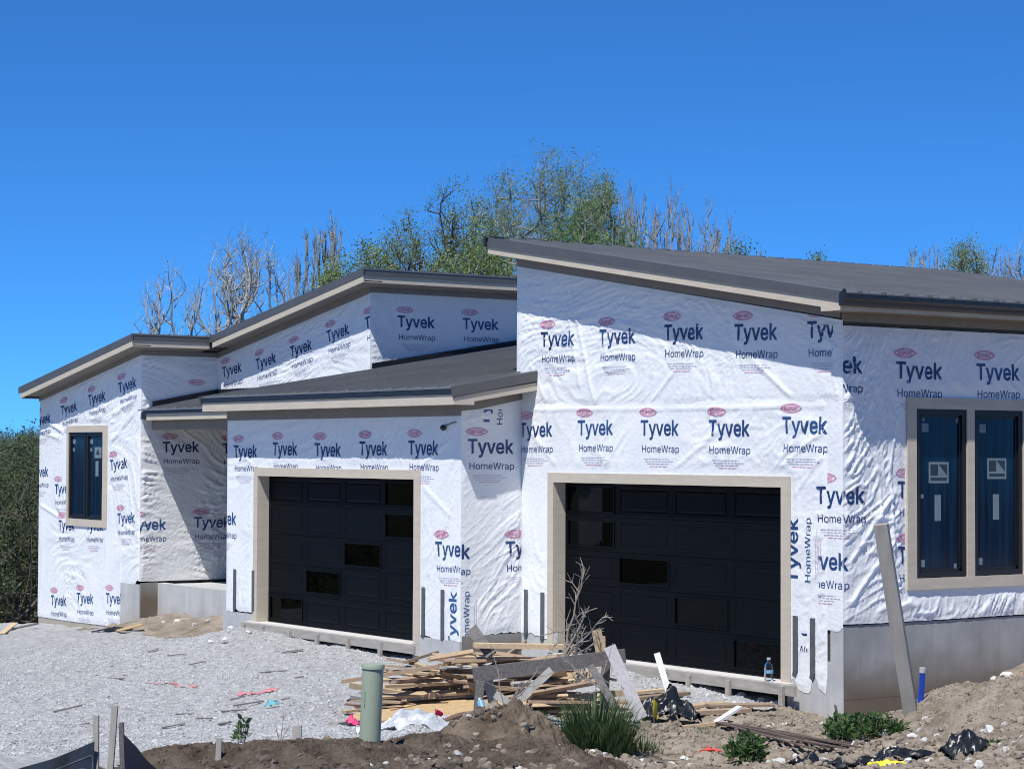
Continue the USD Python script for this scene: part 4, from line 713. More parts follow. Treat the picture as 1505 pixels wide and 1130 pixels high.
R3 = np.array([*RT, 0.0]); F3 = np.array([*FW, 0.0]); U3 = np.array([0, 0, 1.0])
def G(p, lift=0.0): return np.array([p[0], p[1], float(ground_z(p[0], p[1])) + lift])
def board_at(name, p, q, w, h, m, label, cat='board', group=None, up=U3, taper=1.0):
    p, q = np.asarray(p, float), np.asarray(q, float); o = (p+q)/2
    x = thing(name, label, cat, o, group=group) if False else None
    mb = MB().bar(p-o, q-o, w, h, up, taper)
    pth = solo(name, mb.tm(), M[m], label, cat, group); UsdGeom.Xformable(stage.GetPrimAtPath(pth)).AddTranslateOp().Set(Gf.Vec3d(*map(float, o))); return pth

# the heap of scrap lumber before the garages
rng = np.random.default_rng(12); hx, hy = sd(-.42, 27.05); KIND = (('pine', 'pale_scrap_board', 'pale pine scrap board tossed in the lumber heap before the garages', 'pale boards of the lumber heap'), ('brown', 'brown_scrap_board', 'brown scrap board tossed in the lumber heap before the garages', 'brown boards of the lumber heap'), ('weathered', 'grey_scrap_board', 'grey weathered scrap board lying in the lumber heap before the garages', 'grey boards of the lumber heap'))
for lay in range(13):
    for k in range(14 if lay < 8 else 9):
        sc_ = -.62 + rng.uniform(-1.15, 1.55)*(1-.020*lay) + .16*(lay > 6); dc = 27.1 + rng.uniform(-.75, .75)*(1-.045*lay) + .02*lay; L = rng.uniform(.45, 1.9)*(1-.02*lay); yaw = rng.normal(0, .30) if rng.random() < .66 else rng.uniform(-1.4, 1.4)
        c = np.array([*sd(sc_, dc), 0]); prof = np.interp(sc_, [-2.1, -1.5, -.7, .6, 1.2, 1.6], [.34, .72, .80, .80, .50, .25]); g = float(gz(c[0], c[1])); z = g + .03 + lay*.058; L = max(.3, min(L, 2*(sc_+2.0), 2*(1.45-sc_)))
        if z > g + prof: continue
        d = R3*math.cos(yaw) + F3*math.sin(yaw); tl = rng.normal(0, .085); d = d + U3*tl; w, h = ((.075, .03), (.12, .03), (.06, .035), (.035, .075), (.2, .014), (.05, .03), (.035, .035))[rng.integers(7)]
        ki = rng.choice(3, p=(.42, .43, .15)); c[2] = z
        board_at(KIND[ki][1], c - d*L/2, c + d*L/2, w, h, KIND[ki][0], KIND[ki][2], 'board', KIND[ki][3], up=U3 + .25*rng.normal(0, 1)*F3)
board_at('long_pale_board', (-2.63, -3.69, 0.50), (-2.16, -2.51, 0.46), .14, .06, 'pine', 'long pale board lying level along the top of the lumber heap')
board_at('dark_board_end', (-2.97, -3.49, 0.67), (-2.50, -3.52, 0.38), .14, .04, 'greywood', 'short dark board end sticking up at the back of the lumber heap', up=F3)
board_at('upright_stub', (-1.92, -2.34, 0.67), (-1.87, -2.28, 0.26), .12, .09, 'pine', 'short square timber standing on end behind the sawhorse beam', up=F3); board_at('upright_stub', (-1.71, -2.39, 0.62), (-1.70, -2.38, 0.26), .035, .035, 'pine', 'thin pale stick standing beside the square timber stub', up=F3)
board_at('yellow_board', (-2.61, -4.36, 0.37), (-2.56, -3.77, 0.43), .09, .045, 'pine', 'bright yellow pine board on the left of the lumber heap', up=U3+.5*F3); board_at('sloping_long_board', (-3.22, -5.22, 0.09), (-2.46, -4.32, 0.29), .05, .045, 'brown', 'long thin board sloping out of the left side of the lumber heap')
for i, (p, q, lab) in enumerate((((-2.41, -5.54, -0.35), (-2.55, -3.80, -0.43), 'large tan strand board sheet lying in front of the lumber heap'),)):
    a, b = sd(-1.95, 25.9), sd(-.15, 25.6); c1, c2 = sd(.05, 27.2), sd(-1.6, 27.4); zs = [float(gz(*t)) for t in (a, b, c1, c2)]
    v = [(*t, z+.05+dz) for dz in (0, .018) for t, z in zip((a, b, c1, c2), (zs[0]+.0, zs[1]+.03, zs[2]+.22, zs[3]+.2))]; solo('strand_board_sheet', trimesh.Trimesh(np.array(v), np.vstack([MB.BF[:, [0, 1, 2]], MB.BF[:, [0, 2, 3]]]), process=False), M['osb'], lab, 'board')
for p, q, w, h, m, nm, lab in (((-0.92, -1.73, -0.36), (-0.77, -0.86, -0.35), .16, .05, 'brown', 'brown_plank', 'thick brown plank lying behind the black plastic on the soil'), ((-1.43, -1.56, -0.33), (-1.39, -0.74, -0.32), .2, .03, 'pine', 'bark_slab', 'tan slab of board lying farther back near the second garage'), ((-1.18, -1.17, -0.34), (-0.86, -0.38, -0.34), .22, .03, 'brown', 'reddish_slab', 'reddish broken slab lying before the second garage door'),
        ((-0.39, -2.23, -0.37), (-0.08, -1.79, -0.37), .06, .035, 'pine', 'yellow_lath', 'pale yellow lath lying flat on the grass edge'), ((-1.11, -2.67, -0.35), (-1.20, -2.02, -0.35), .09, .04, 'weathered', 'grey_plank_end', 'grey plank end lying under the leaning whitish plank'), ((-2.11, -1.61, -0.31), (-2.17, -0.67, -0.27), .12, .045, 'brown', 'brown_stick', 'brown board lying flat right of the sawhorse'), ((-2.49, -1.42, -0.29), (-2.49, -0.69, -0.26), .09, .04, 'pine', 'tan_stick', 'tan stick lying beyond the brown board near the leaning white stake'),
        ((-1.86, -6.14, -0.29), (-3.04, -4.77, -0.42), .12, .04, 'weathered', 'grey_offcut', 'grey offcut lying left of the green pipe'), ((-3.93, -4.77, -0.41), (-3.96, -4.20, -0.41), .1, .03, 'pine', 'tan_offcut', 'tan offcut at the front left corner of the lumber heap')):
    p, q = np.array(p), np.array(q); board_at(nm, G(p, .04), G(q, .05), w, h, m, lab)
# weathered sawhorse
B0, B1 = np.array((-1.31, -4.60, 0.30)), np.array((-0.61, -2.92, 0.49)); o = (B0+B1)/2; o[2] = float(gz(o[0], o[1]))
sh = thing('sawhorse', 'weathered grey wooden sawhorse standing in front of the lumber heap', 'sawhorse', o)
part(sh, 'beam', MB().bar(B0-o, B1-o, .045, .165, U3).tm(), M['greywood'])
for p, q, w, h in (((-1.18, -4.59, 0.24), (-1.20, -4.62, -0.22), .10, .05), ((-1.30, -4.41, 0.29), (-1.32, -4.27, -0.20), .11, .04), ((-0.82, -3.04, 0.41), (-0.91, -3.00, -0.16), .10, .06), ((-0.69, -3.37, 0.39), (-0.28, -3.31, -0.06), .09, .045)): part(sh, 'leg', MB().bar(np.array(p)-o, np.array(q)-o, w, h, F3).tm(), M['weathered' if p[2] > q[2] and w == .11 else 'greywood'])
for p, q in (((-0.79, -3.86, 0.36), (-0.89, -4.35, -0.04)), ((-1.16, -4.39, 0.08), (-0.83, -4.27, -0.09))): part(sh, 'brace', MB().bar(np.array(p)-o, np.array(q)-o, .09, .03, F3).tm(), M['weathered'])
board_at('leaning_plank', (-0.52, -3.22, 0.62), (-0.03, -3.13, -0.17), .14, .035, 'plankgrey', 'whitish plank leaning on the right end of the sawhorse', up=F3)
board_at('white_stake', (-1.02, -2.11, 0.45), (-0.75, -2.07, -0.19), .075, .03, 'white', 'white stake leaning left beside the black plastic', 'stake', up=F3)
board_at('white_lath', (-0.31, -1.80, -0.34), (-0.29, -1.42, -0.17), .09, .03, 'white', 'short white lath propped at a slant over the brown plank', up=U3)
board_at('leaning_post', (2.85, -2.18, 2.12), (2.83, -1.68, -0.07), .145, .10, 'weathered', 'tall grey square post leaning left before the right-hand wall', 'post', up=F3+.4*R3)
bp_ = MB(); pts = [np.array(t) for t in ((2.80, -1.55, -0.10), (2.80, -1.55, 0.12), (2.85, -1.57, 0.35), (2.89, -1.60, 0.52))]
o = pts[0].copy(); bt = thing('blue_water_pipe', 'blue plastic water pipe standing out of the soil beside the leaning post', 'pipe', o); part(bt, 'pipe', MB().tube([p-o for p in pts], .033, 12).tm(), M['bluepipe'], smooth=40); part(bt, 'cap', MB().tube([pts[-1]-o-[0, 0, .005], pts[-1]-o+[.003, 0, .05]], .036, 12).tm(), M['plastic_white'], smooth=40)
# green sewer cleanout
b0 = np.array((3.12, -8.72, 0.23)); t0 = np.array((3.14, -8.70, 0.97)); o = b0.copy(); pc = thing('green_pipe', 'pale green plastic sewer pipe standing upright in the dark soil bank', 'pipe', o); ax = (t0-b0); L = np.linalg.norm(ax); a_ = ax/L
part(pc, 'tube', MB().tube([-.3*a_, a_*L*.5, a_*L], .094, 32).tm(), M['pipe'], smooth=40); part(pc, 'cap', MB().tube([a_*(L-.012), a_*(L+.012), a_*(L+.03)], [.104, .104, .098], 32).tm(), M['pipe'], smooth=40)
sx = np.cross(a_, F3); sx /= np.linalg.norm(sx); m = MB()
for k, (u, w) in enumerate(((.55, .05), (.62, .05), (.69, .05))):
    c = a_*L*u - F3*.0945 + sx*.052 + F3*.017; m.bar(c - a_*.02, c + a_*.02, .004, .012, sx)
part(pc, 'printed_line', m.tm(), M['pipe_dark'])
# silt fence at the left, with its stakes
def stake(name, p, q, w, m, label, **k): return board_at(name, p, q, w, w, m, label, 'stake', up=F3, **k)
stake('fence_stake', (2.47, -11.03, 0.63), (2.57, -11.07, -0.03), .046, 'weathered', 'grey wooden stake at the end of the left silt fence panel')
stake('fence_stake', (2.84, -11.03, 0.75), (2.90, -11.11, 0.01), .05, 'weathered', 'tallest wooden stake, leaning slightly, between the two silt fence panels')
stake('fence_stake', (3.24, -11.16, 0.66), (3.25, -11.14, 0.06), .038, 'greywood', 'stake wrapped in black fabric at the start of the right silt fence panel')
stake('survey_stake', (2.81, -10.04, 0.41), (2.80, -10.05, -0.03), .047, 'weathered', 'short grey square stake standing at the soil bank beside the red flag')
def sheet(pa, pb, ha, hb, nu, nv, wob, seed):
    """a hanging cloth between two tops, ha and hb deep"""
    pa, pb = np.array(pa, float), np.array(pb, float); U, T = np.meshgrid(np.linspace(0, 1, nu), np.linspace(0, 1, nv), indexing='ij'); P = pa + (pb-pa)*U[..., None]; P[..., 2] -= T*(ha+(hb-ha)*U) + .05*np.sin(U*math.pi)*(1-T)
    n = meshkit.fbm(np.stack([U*4, T*2.2, 0*U+seed], -1), 3, seed)-.5; n2 = np.sin(U*17+T*4+seed)*.25*(1-T*.5); P += -F3*((n*1.6+n2)*wob)[..., None]
    idx = np.arange(nu*nv).reshape(nu, nv); q = np.stack([idx[:-1, :-1], idx[1:, :-1], idx[1:, 1:], idx[:-1, 1:]], -1).reshape(-1, 4); v = P.reshape(-1, 3); th = F3*.006
    q2 = np.vstack([q, q[:, ::-1] + nu*nv]); return trimesh.Trimesh(np.vstack([v, v+th]), np.vstack([q2[:, [0, 1, 2]], q2[:, [0, 2, 3]]]), process=False), P
def fence(pa, pb, ha, hb, seed, label, prints):
    o = np.array(pa, float); o[2] -= ha; t = thing('silt_fence', label, 'silt fence', o); m, P = sheet(pa, pb, ha, hb, 60, 24, .07, seed); m.vertices -= o; f = part(t, 'fabric', m, M['fabric'], smooth=True)
    pa, pb = np.array(pa, float), np.array(pb, float); W_ = np.linalg.norm((pb-pa)[:2]); nu, nv = P.shape[:2]
    for g in prints:
        b = MB()
        for p in getattr(g, 'geoms', [g]):
            v, ff = trimesh.creation.triangulate_polygon(p, engine='earcut'); v3, f3 = trimesh.remesh.subdivide_to_size(np.column_stack([v, 0*v[:, 0]]), ff, .07, max_iter=10)
            fu = np.clip(v3[:, 0]/W_, 0, .999)*(nu-1); H_ = ha+(hb-ha)*v3[:, 0]/W_; ft = np.clip(v3[:, 1]/H_, 0, .999)*(nv-1); i, j = fu.astype(int), ft.astype(int); a, c = (fu-i)[:, None], (ft-j)[:, None]
            q = P[i, j]*(1-a)*(1-c) + P[np.minimum(i+1, nu-1), j]*a*(1-c) + P[i, np.minimum(j+1, nv-1)]*(1-a)*c + P[np.minimum(i+1, nu-1), np.minimum(j+1, nv-1)]*a*c
            b.add(q - F3*.006 - o, np.vstack([f3, f3[:, ::-1]]))
        part(f, 'printed_mark', b.tm(), M['fabric_print'])
def badge(u, v, w, h, text):
    box_ = sg.box(u, v, u+w, v+h).buffer(.03); rim = box_.buffer(.008).difference(box_.buffer(-.006)); tx = affinity.scale(fit_text(text, 0, 0, w*.86, h*.62, True), 1, -1, origin=(0, 0)); tx = affinity.translate(tx, u+w*.06, v+h*.82)
    return [rim, tx]
pa = (1.59, -11.76, 0.07); pb = (2.56, -11.08, 0.43)
fence(pa, pb, .75, .75, 3, 'left panel of dark blue-black silt fence with pale printing at its right end', badge(.80, .135, .34, .20, 'GC') )
fence((3.26, -11.14, 0.57), (2.15, -10.10, -0.05), .70, .5, 8, 'right panel of dark silt fence sagging down from the black-wrapped stake', badge(.16, .20, .25, .14, 'GC'))
def rag(name, c, rx, ry, h, m, label, cat, seed, n=26, rot=0.0, group=None):
    """crumpled sheet lying on the ground"""
    U, T = np.meshgrid(np.linspace(-1, 1, n), np.linspace(-1, 1, n), indexing='ij'); e = np.hypot(U, T); wob = 1 + .45*(meshkit.noise(np.stack([U*1.6+seed, T*1.6, 0*U], -1), seed)-.5)
    a = R3*math.cos(rot) + F3*math.sin(rot); b = -R3*math.sin(rot) + F3*math.cos(rot); XY = np.array(c)[:2] + (U*rx*wob)[..., None]*a[:2] + (T*ry*wob)[..., None]*b[:2]
    r = 1-np.abs(2*meshkit.fbm(np.stack([U*3.0+seed*3, T*3.0, 0*U], -1), 3, seed+5)-1); Z = ground_z(XY[..., 0], XY[..., 1]) + .012 + h*np.clip(1-e*.7, 0, 1)*r**1.5*1.5
    o = np.array([c[0], c[1], float(ground_z(c[0], c[1]))]); v = np.concatenate([XY, Z[..., None]], -1).reshape(-1, 3) - o; idx = np.arange(n*n).reshape(n, n); keep = (e < 1.12)
    q = np.stack([idx[:-1, :-1], idx[1:, :-1], idx[1:, 1:], idx[:-1, 1:]], -1).reshape(-1, 4); kk = (keep[:-1, :-1] & (meshkit.noise(np.stack([U*3, T*3, 0*U+seed], -1), seed+9) > .12)[:-1, :-1]).ravel(); q = q[kk]
    p = solo(name, trimesh.Trimesh(v, np.vstack([q[:, [0, 1, 2]], q[:, [0, 2, 3]]]), process=False), M[m], label, cat, group, smooth=True); UsdGeom.Xformable(stage.GetPrimAtPath(p)).AddTranslateOp().Set(Gf.Vec3d(*map(float, o)))
rag('black_plastic_sheet', (-0.75, -2.12, -0.36), .34, .24, .34, 'plastic_black', 'crumpled black plastic sheet at the foot of the leaning white stake', 'plastic sheet', 31)
rag('black_plastic_sheet', (5.26, -3.53, 0.09), .22, .30, .16, 'plastic_black', 'crumpled black plastic rag lying on the right-hand soil slope', 'plastic sheet', 37)
rag('black_plastic_sheet', (4.11, -2.03, 0.17), .27, .10, .12, 'plastic_black', 'folded strip of black plastic half buried high on the right-hand soil heap', 'plastic sheet', 41)
rag('black_plastic_sheet', (4.84, -4.16, -0.03), .46, .13, .12, 'plastic_black', 'long black plastic strip along the bottom edge below the green weeds', 'plastic sheet', 43)
rag('black_plastic_sheet', (4.07, -4.30, -0.15), .30, .14, .14, 'plastic_black', 'torn black plastic at the bottom edge under the brown laths', 'plastic sheet', 44)
rag('yellow_scrap', (5.14, -4.40, -0.01), .17, .06, .06, 'yellow', 'bright yellow plastic scrap lying under the black strip', 'scrap', 47, n=14)
rag('white_plastic_sheet', (-0.59, -5.87, -0.22), .62, .22, .22, 'plastic_white', 'crumpled white plastic sheeting right of the green pipe', 'plastic sheet', 51, rot=.2)
rag('white_plastic_sheet', (-1.28, -4.95, -0.32), .30, .14, .10, 'plastic_white', 'small white plastic sheet under the bent brown hose', 'plastic sheet', 53)
rag('pink_flag', (-2.06, -5.78, -0.32), .10, .06, .12, 'pink', 'crumpled magenta marking flag left of the green pipe', 'flag', 57, n=12)
rag('teal_scrap', (-4.55, -5.45, -0.39), .10, .05, .10, 'teal', 'teal blue scrap lying on the gravel', 'scrap', 59, n=12)
rag('black_scrap', (-18.83, -0.98, -0.58), .35, .14, .05, 'plastic_black', 'black scrap lying at the foot of the far wing', 'scrap', 61, n=14)
rag('red_flag', (1.90, -3.76, -0.35), .15, .04, .05, 'redflag', 'red marking flag lying flat on the soil in front', 'flag', 63, n=12, rot=-.6)
def flagpole(name, base, tip, label, m, w, h, side=1):
    base, tip = np.array(base), np.array(tip); o = base.copy(); t = thing(name, label, 'flag', o); part(t, 'wire', MB().tube([base-o, tip-o], .006, 6).tm(), M['greywood'])
    n = 8; U, T = np.meshgrid(np.linspace(0, 1, n), np.linspace(0, 1, n), indexing='ij'); P = (tip-o) + side*U[..., None]*w*R3 - U3*(T*h)[..., None] - F3*(.04*np.sin(U*4+T*2))[..., None]*1.0 - U3*(U*U*.05)[..., None]
    idx = np.arange(n*n).reshape(n, n); q = np.stack([idx[:-1, :-1], idx[1:, :-1], idx[1:, 1:], idx[:-1, 1:]], -1).reshape(-1, 4); part(t, 'cloth', trimesh.Trimesh(P.reshape(-1, 3), np.vstack([q[:, [0, 1, 2]], q[:, [0, 2, 3]], q[:, [2, 1, 0]], q[:, [3, 2, 0]]]), process=False), M[m])
flagpole('red_flag', (2.26, -9.60, 0.15), (2.23, -9.64, 0.28), 'red marking flag hanging beside the short grey stake', 'redflag', .11, .10)
flagpole('yellow_flag', (-0.57, -2.51, -0.33), (-0.58, -2.52, -0.04), 'small yellow marking flag left of the black plastic', 'yellow', .05, .20)
flagpole('pink_flag', (-1.36, -5.01, -0.35), (-1.48, -5.01, -0.08), 'magenta marking flag standing over the brown hose', 'pink', .09, .07); flagpole('pink_flag', (-1.07, -5.31, -0.32), (-1.08, -5.32, -0.13), 'pointed magenta marking flag just left of the brown hose', 'pink', .06, .11)
def hose(name, pts, r, m, label, cat='hose'):
    pts = np.array(pts, float); k = np.linspace(0, len(pts)-1, 8*len(pts)); from scipy.interpolate import CubicSpline
    c = CubicSpline(np.arange(len(pts)), pts)(k); o = pts[0]; p = solo(name, MB().tube(c-o, r, 8).tm(), M[m], label, cat, smooth=True); UsdGeom.Xformable(stage.GetPrimAtPath(p)).AddTranslateOp().Set(Gf.Vec3d(*map(float, o)))
hose('brown_hose', [(-1.29, -5.26, -0.28), (-1.20, -5.14, -0.22), (-1.18, -4.94, -0.15), (-1.17, -4.75, -0.13), (-1.26, -4.53, -0.16)], .036, 'hose', 'bent brown hose arching over the white plastic sheeting')
hose('black_cable', [(-0.72, 0.39, -0.01), (-0.55, 0.29, -0.11), (-0.06, -0.06, -0.25), (0.54, -0.60, -0.33), (1.60, -1.52, -0.34)], .014, 'plastic_black', 'thin black cable hanging from the wrap by the house corner', 'cable')
for i, (pts, lab) in enumerate((([(2.48, -1.13, 0.04), (-0.34, 2.21, -0.24), (-0.32, 2.51, -0.15)], 'thin pale board slanting up the right-hand soil heap'),)):
    board_at('slanting_board', (2.44, -1.03, 0.04), (2.13, -0.07, 0.25), .05, .05, 'brown', lab)
hose('dark_pipe', [(4.45, -2.52, 0.06), (4.37, -2.11, 0.12), (4.28, -1.71, 0.18), (4.37, -1.41, 0.27)], .05, 'plastic_black', 'dark corrugated pipe lying up the right-hand slope', 'pipe')
# bundle of brown laths sagging across the soil
rng = np.random.default_rng(5); A, Bq = np.array((-0.10, -1.85, -0.31)), np.array((3.87, -3.50, -0.17))
for k in range(9):
    j = rng.normal(0, .05, 3)*[1, 1, .3]; j2 = rng.normal(0, .10, 3)*[1, 1, .3]; p, q = A + j, A + (Bq-A)*rng.uniform(.75, 1.02) + j2 + F3*(.25*rng.random()-.1); mid = (p+q)/2; mid[2] = float(gz(mid[0], mid[1])) + .10 + .03*rng.random(); p[2] = max(p[2], float(gz(p[0], p[1]))+.04); q[2] = float(gz(q[0], q[1])) + .06 + .05*rng.random()
    m = MB().bar(p-mid, 0*mid, .032, .014, U3).bar(0*mid, q-mid, .032, .014, U3); pt = solo('brown_lath', m.tm(), M['lath'], 'long thin brown lath in the loose bundle crossing the soil below the house corner', 'lath', 'brown laths of the bundle'); UsdGeom.Xformable(stage.GetPrimAtPath(pt)).AddTranslateOp().Set(Gf.Vec3d(*map(float, mid)))
# pale boards lying along the soil bank
board_at('whitish_board', (1.44, -10.07, 0.11), (1.55, -9.21, 0.11), .10, .05, 'white', 'long whitish board lying behind the right silt fence panel'); board_at('beige_board', (0.78, -8.92, 0.02), (0.76, -7.91, 0.01), .16, .05, 'weathered', 'beige flat board lying along the top of the soil bank')
board_at('grey_block', (-0.04, -7.65, 0.06), (-0.04, -7.65, -0.08), .09, .09, 'weathered', 'small grey block standing on the gravel behind the beige board', 'block', up=F3); hose('white_vent_pipe', [(1.60, -8.11, 0.02), (1.60, -8.11, 0.10), (1.61, -8.10, 0.15)], .022, 'plastic_white', 'small bent white pipe left of the green pipe', 'pipe')
board_at('grey_lath', (4.68, -5.48, 0.01), (2.94, -6.90, 0.02), .04, .1, 'greywood', 'dark timber edging along the bottom of the soil mound') if False else board_at('timber_end', (3.11, -7.01, 0.05), (3.54, -6.92, -0.14), .05, .14, 'greywood', 'dark timber edge sticking out under the soil mound at the bottom')
for p, q, nm, lab, m in (((-18.25, -1.15, -0.59), (-18.18, -0.68, -0.54), 'plywood_scrap', 'tan plywood scrap at the foot of the pale concrete corner', 'osb'), ((-20.41, -2.55, -0.68), (-22.99, -1.21, -0.80), 'tan_board', 'tan board end lying at the left edge of the gravel', 'pine'), ((-21.99, -1.65, -0.75), (-22.23, -1.06, -0.78), 'dark_board', 'dark board lying beside the tan board end at the gravel rim', 'greywood')):
    board_at(nm, G(p, .03), G(q, .10), .22 if 'ply' in nm else .12, .02, m, lab)
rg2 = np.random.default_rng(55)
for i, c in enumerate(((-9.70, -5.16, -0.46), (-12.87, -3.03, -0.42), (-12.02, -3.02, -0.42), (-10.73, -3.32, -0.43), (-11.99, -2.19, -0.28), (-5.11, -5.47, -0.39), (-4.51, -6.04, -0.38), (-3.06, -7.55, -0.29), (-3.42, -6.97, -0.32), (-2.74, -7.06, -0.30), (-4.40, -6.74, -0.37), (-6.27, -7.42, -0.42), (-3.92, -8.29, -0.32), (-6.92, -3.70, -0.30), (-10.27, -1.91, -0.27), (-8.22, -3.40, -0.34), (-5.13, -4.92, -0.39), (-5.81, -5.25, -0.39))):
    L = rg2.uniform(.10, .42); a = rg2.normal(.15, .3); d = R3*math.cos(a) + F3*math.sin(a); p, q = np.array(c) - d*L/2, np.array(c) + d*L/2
    board_at('dark_scrap', G(p, .012), G(q, .03), rg2.uniform(.03, .07), .012, 'greywood', 'thin dark flat strip lying on the grey gravel of the drive', 'scrap', 'dark strips strewn over the gravel')  # thin dark bars laid flat as dark streaks on the gravel
# marks sprayed on the gravel: thin red lines of paint
for i, (pts, lab) in enumerate(((((-8.28, -5.29, -0.41), (-7.96, -5.28, -0.40), (-7.98, -5.09, -0.39), (-7.50, -5.16, -0.38), (-7.36, -5.06, -0.38)), 'left line of red marking paint on the gravel'), (((-6.38, -4.96, -0.37), (-6.09, -4.93, -0.37), (-6.19, -4.69, -0.36), (-6.20, -4.43, -0.35)), 'right line of red marking paint on the gravel'))):
    pts = np.array(pts); c = np.array([np.interp(np.linspace(0, len(pts)-1, 40), np.arange(len(pts)), pts[:, k]) for k in range(3)]).T; w = .05*(.5 + meshkit.noise(np.stack([np.arange(40)*.5, 0*c[:, 0]+i, 0*c[:, 0]], -1), 3)); c += F3*.03*np.sin(np.arange(40)*.7)[:, None]
    a, b = c - F3*w[:, None]*2.2, c + F3*w[:, None]*2.2; v = np.vstack([a, b]); v[:, 2] = ground_z(v[:, 0], v[:, 1]) + .012; k = np.arange(39); f = np.vstack([np.stack([k, k+1, k+41, k+40], 1)])
    solo('paint_line', (v, f), M['paint'], lab, 'paint mark')
hose('yellow_string', [(-5.87, -4.17, -0.34), (-5.69, -4.13, -0.34), (-5.29, -4.24, -0.36), (-4.97, -4.28, -0.38)], .014, 'yellow', 'yellow string lying on the gravel left of the lumber heap', 'string')
# water jug on the sill, blue bottle by the sawhorse
o = np.array([-1.27, -.075, -.022]); t = thing('water_jug', 'clear plastic water jug with blue label standing on the right garage sill', 'bottle', o)
part(t, 'body', MB().tube([(0, 0, .002), (0, 0, .02), (0, 0, .19), (0, 0, .22), (0, 0, .25), (0, 0, .27)], [.05, .06, .06, .045, .022, .02], 20).tm(), M['clear'], smooth=40); part(t, 'label_band', MB().tube([(0, 0, .10), (0, 0, .145)], [.0612, .0612], 20, cap=False).tm(), M['bluebottle'], smooth=40); part(t, 'cap', MB().tube([(0, 0, .27), (0, 0, .295)], [.026, .026], 16).tm(), M['plastic_white'], smooth=40)
o = np.array((-0.90, -4.72, -0.11)); t = thing('blue_bottle', 'blue plastic bottle leaning on the left sawhorse leg', 'bottle', o); d = np.array((-1.02, -4.71, 0.06))-o; part(t, 'body', MB().tube([d*0, d*.1, d*.8, d*.92], [.03, .045, .045, .018], 16).tm(), M['bluebottle'], smooth=40); part(t, 'cap', MB().tube([d*.92, d*1.02], [.02, .02], 12).tm(), M['plastic_white'], smooth=40)
# the soil mound
def mound(name, c, rx, ry, rot, h, label, seed, mm='soil'):
    n = 130; A_, Rr = np.meshgrid(np.linspace(0, 2*np.pi, n+1), np.linspace(0, 1.12, 64), indexing='ij'); a = R3*math.cos(rot)+F3*math.sin(rot); b = -R3*math.sin(rot)+F3*math.cos(rot)
    XY = np.array(c)[:2] + (np.cos(A_)*Rr*rx)[..., None]*a[:2] + (np.sin(A_)*Rr*ry)[..., None]*b[:2]; p = np.concatenate([XY, 0*A_[..., None]+seed], -1)
    prof = np.clip(np.cos(np.clip(Rr, 0, 1)*np.pi/2), 0, 1)**1.15; lump = meshkit.fbm(p*3.2, 4, seed)-.5; fine = 1-np.abs(2*meshkit.fbm(p*11, 4, seed+1)-1); Z = gz(XY[..., 0], XY[..., 1]) + h*prof*(1+1.2*lump) + .15*(fine-.6)*np.clip(prof*3, 0, 1) + np.where(Rr > 1.02, -.12, 0)
    o = np.array([c[0], c[1], float(gz(c[0], c[1]))]); v = np.concatenate([XY, Z[..., None]], -1).reshape(-1, 3) - o; idx = np.arange(A_.size).reshape(A_.shape); q = np.stack([idx[:-1, :-1], idx[:-1, 1:], idx[1:, 1:], idx[1:, :-1]], -1).reshape(-1, 4)[:, ::-1]
    mesh_ = trimesh.Trimesh(v, np.vstack([q[:, [0, 1, 2]], q[:, [0, 2, 3]]]), process=False)
    if mesh_.face_normals[:, 2].mean() < 0: mesh_.faces = mesh_.faces[:, ::-1]
    t = solo(name, mesh_, M[mm], label, 'soil heap', smooth=True); UsdGeom.Xformable(stage.GetPrimAtPath(t)).AddTranslateOp().Set(Gf.Vec3d(*map(float, o)))
M['soil_dark'] = mat('dark_soil_look', (.085, .064, .048), (.175, .138, .105), scale=3, rough=.95, bump=.9, bscale=18, bdist=.04, vec='world', detail=8, spec=.1)
MOUNDS = ((sd(-.05, 20.9), 0.78, .75, .1, .43), (sd(-.75, 20.0), .5, .45, .0, .10), (sd(-1.5, 19.3), .8, .5, .0, .10), (sd(-2.75, 19.4), .7, .5, .0, .10), (sd(.35, 19.6), .9, .5, .0, .14), (sd(-2.0, 19.2), .8, .55, .0, .12), (sd(4.75, 23.9), .8, .6, .4, .16), (sd(5.1, 22.6), 1.0, .8, .3, .22))
for (c, rx, ry, rot, h), lab, sd_, mm in zip(MOUNDS, ('tall heap of brown clumpy soil left of the tall grass clump', 'low heap of dark soil between the green pipe and the tall heap', 'low hump of dark soil around the foot of the green pipe', 'low hump of dark soil behind the short grey survey stake', 'dark soil spilling down in front of the tall heap', 'low hump of dark soil on the bank left of the green pipe', 'light brown soil heap against the right-hand concrete wall', 'stony soil heap at the right edge below the black plastic strip'), (3, 4, 8, 9, 10, 5, 6, 7), ('soil_dark',) + ('dug',)*5 + ('soil',)*2): mound('soil_heap', c, rx, ry, rot, h, lab, sd_, mm)
def mound_z(x, y):
    z = gz(x, y) + relief(x, y)
    for (c, rx, ry, rot, h) in MOUNDS:
        a = R3*math.cos(rot)+F3*math.sin(rot); b = -R3*math.sin(rot)+F3*math.cos(rot); dx, dy = x-c[0], y-c[1]; r = np.hypot((dx*a[0]+dy*a[1])/rx, (dx*b[0]+dy*b[1])/ry)
        z = np.where(r < .95, np.maximum(z, gz(x, y) + h*np.cos(np.clip(r, 0, 1)*np.pi/2)**1.15), z)
    return z
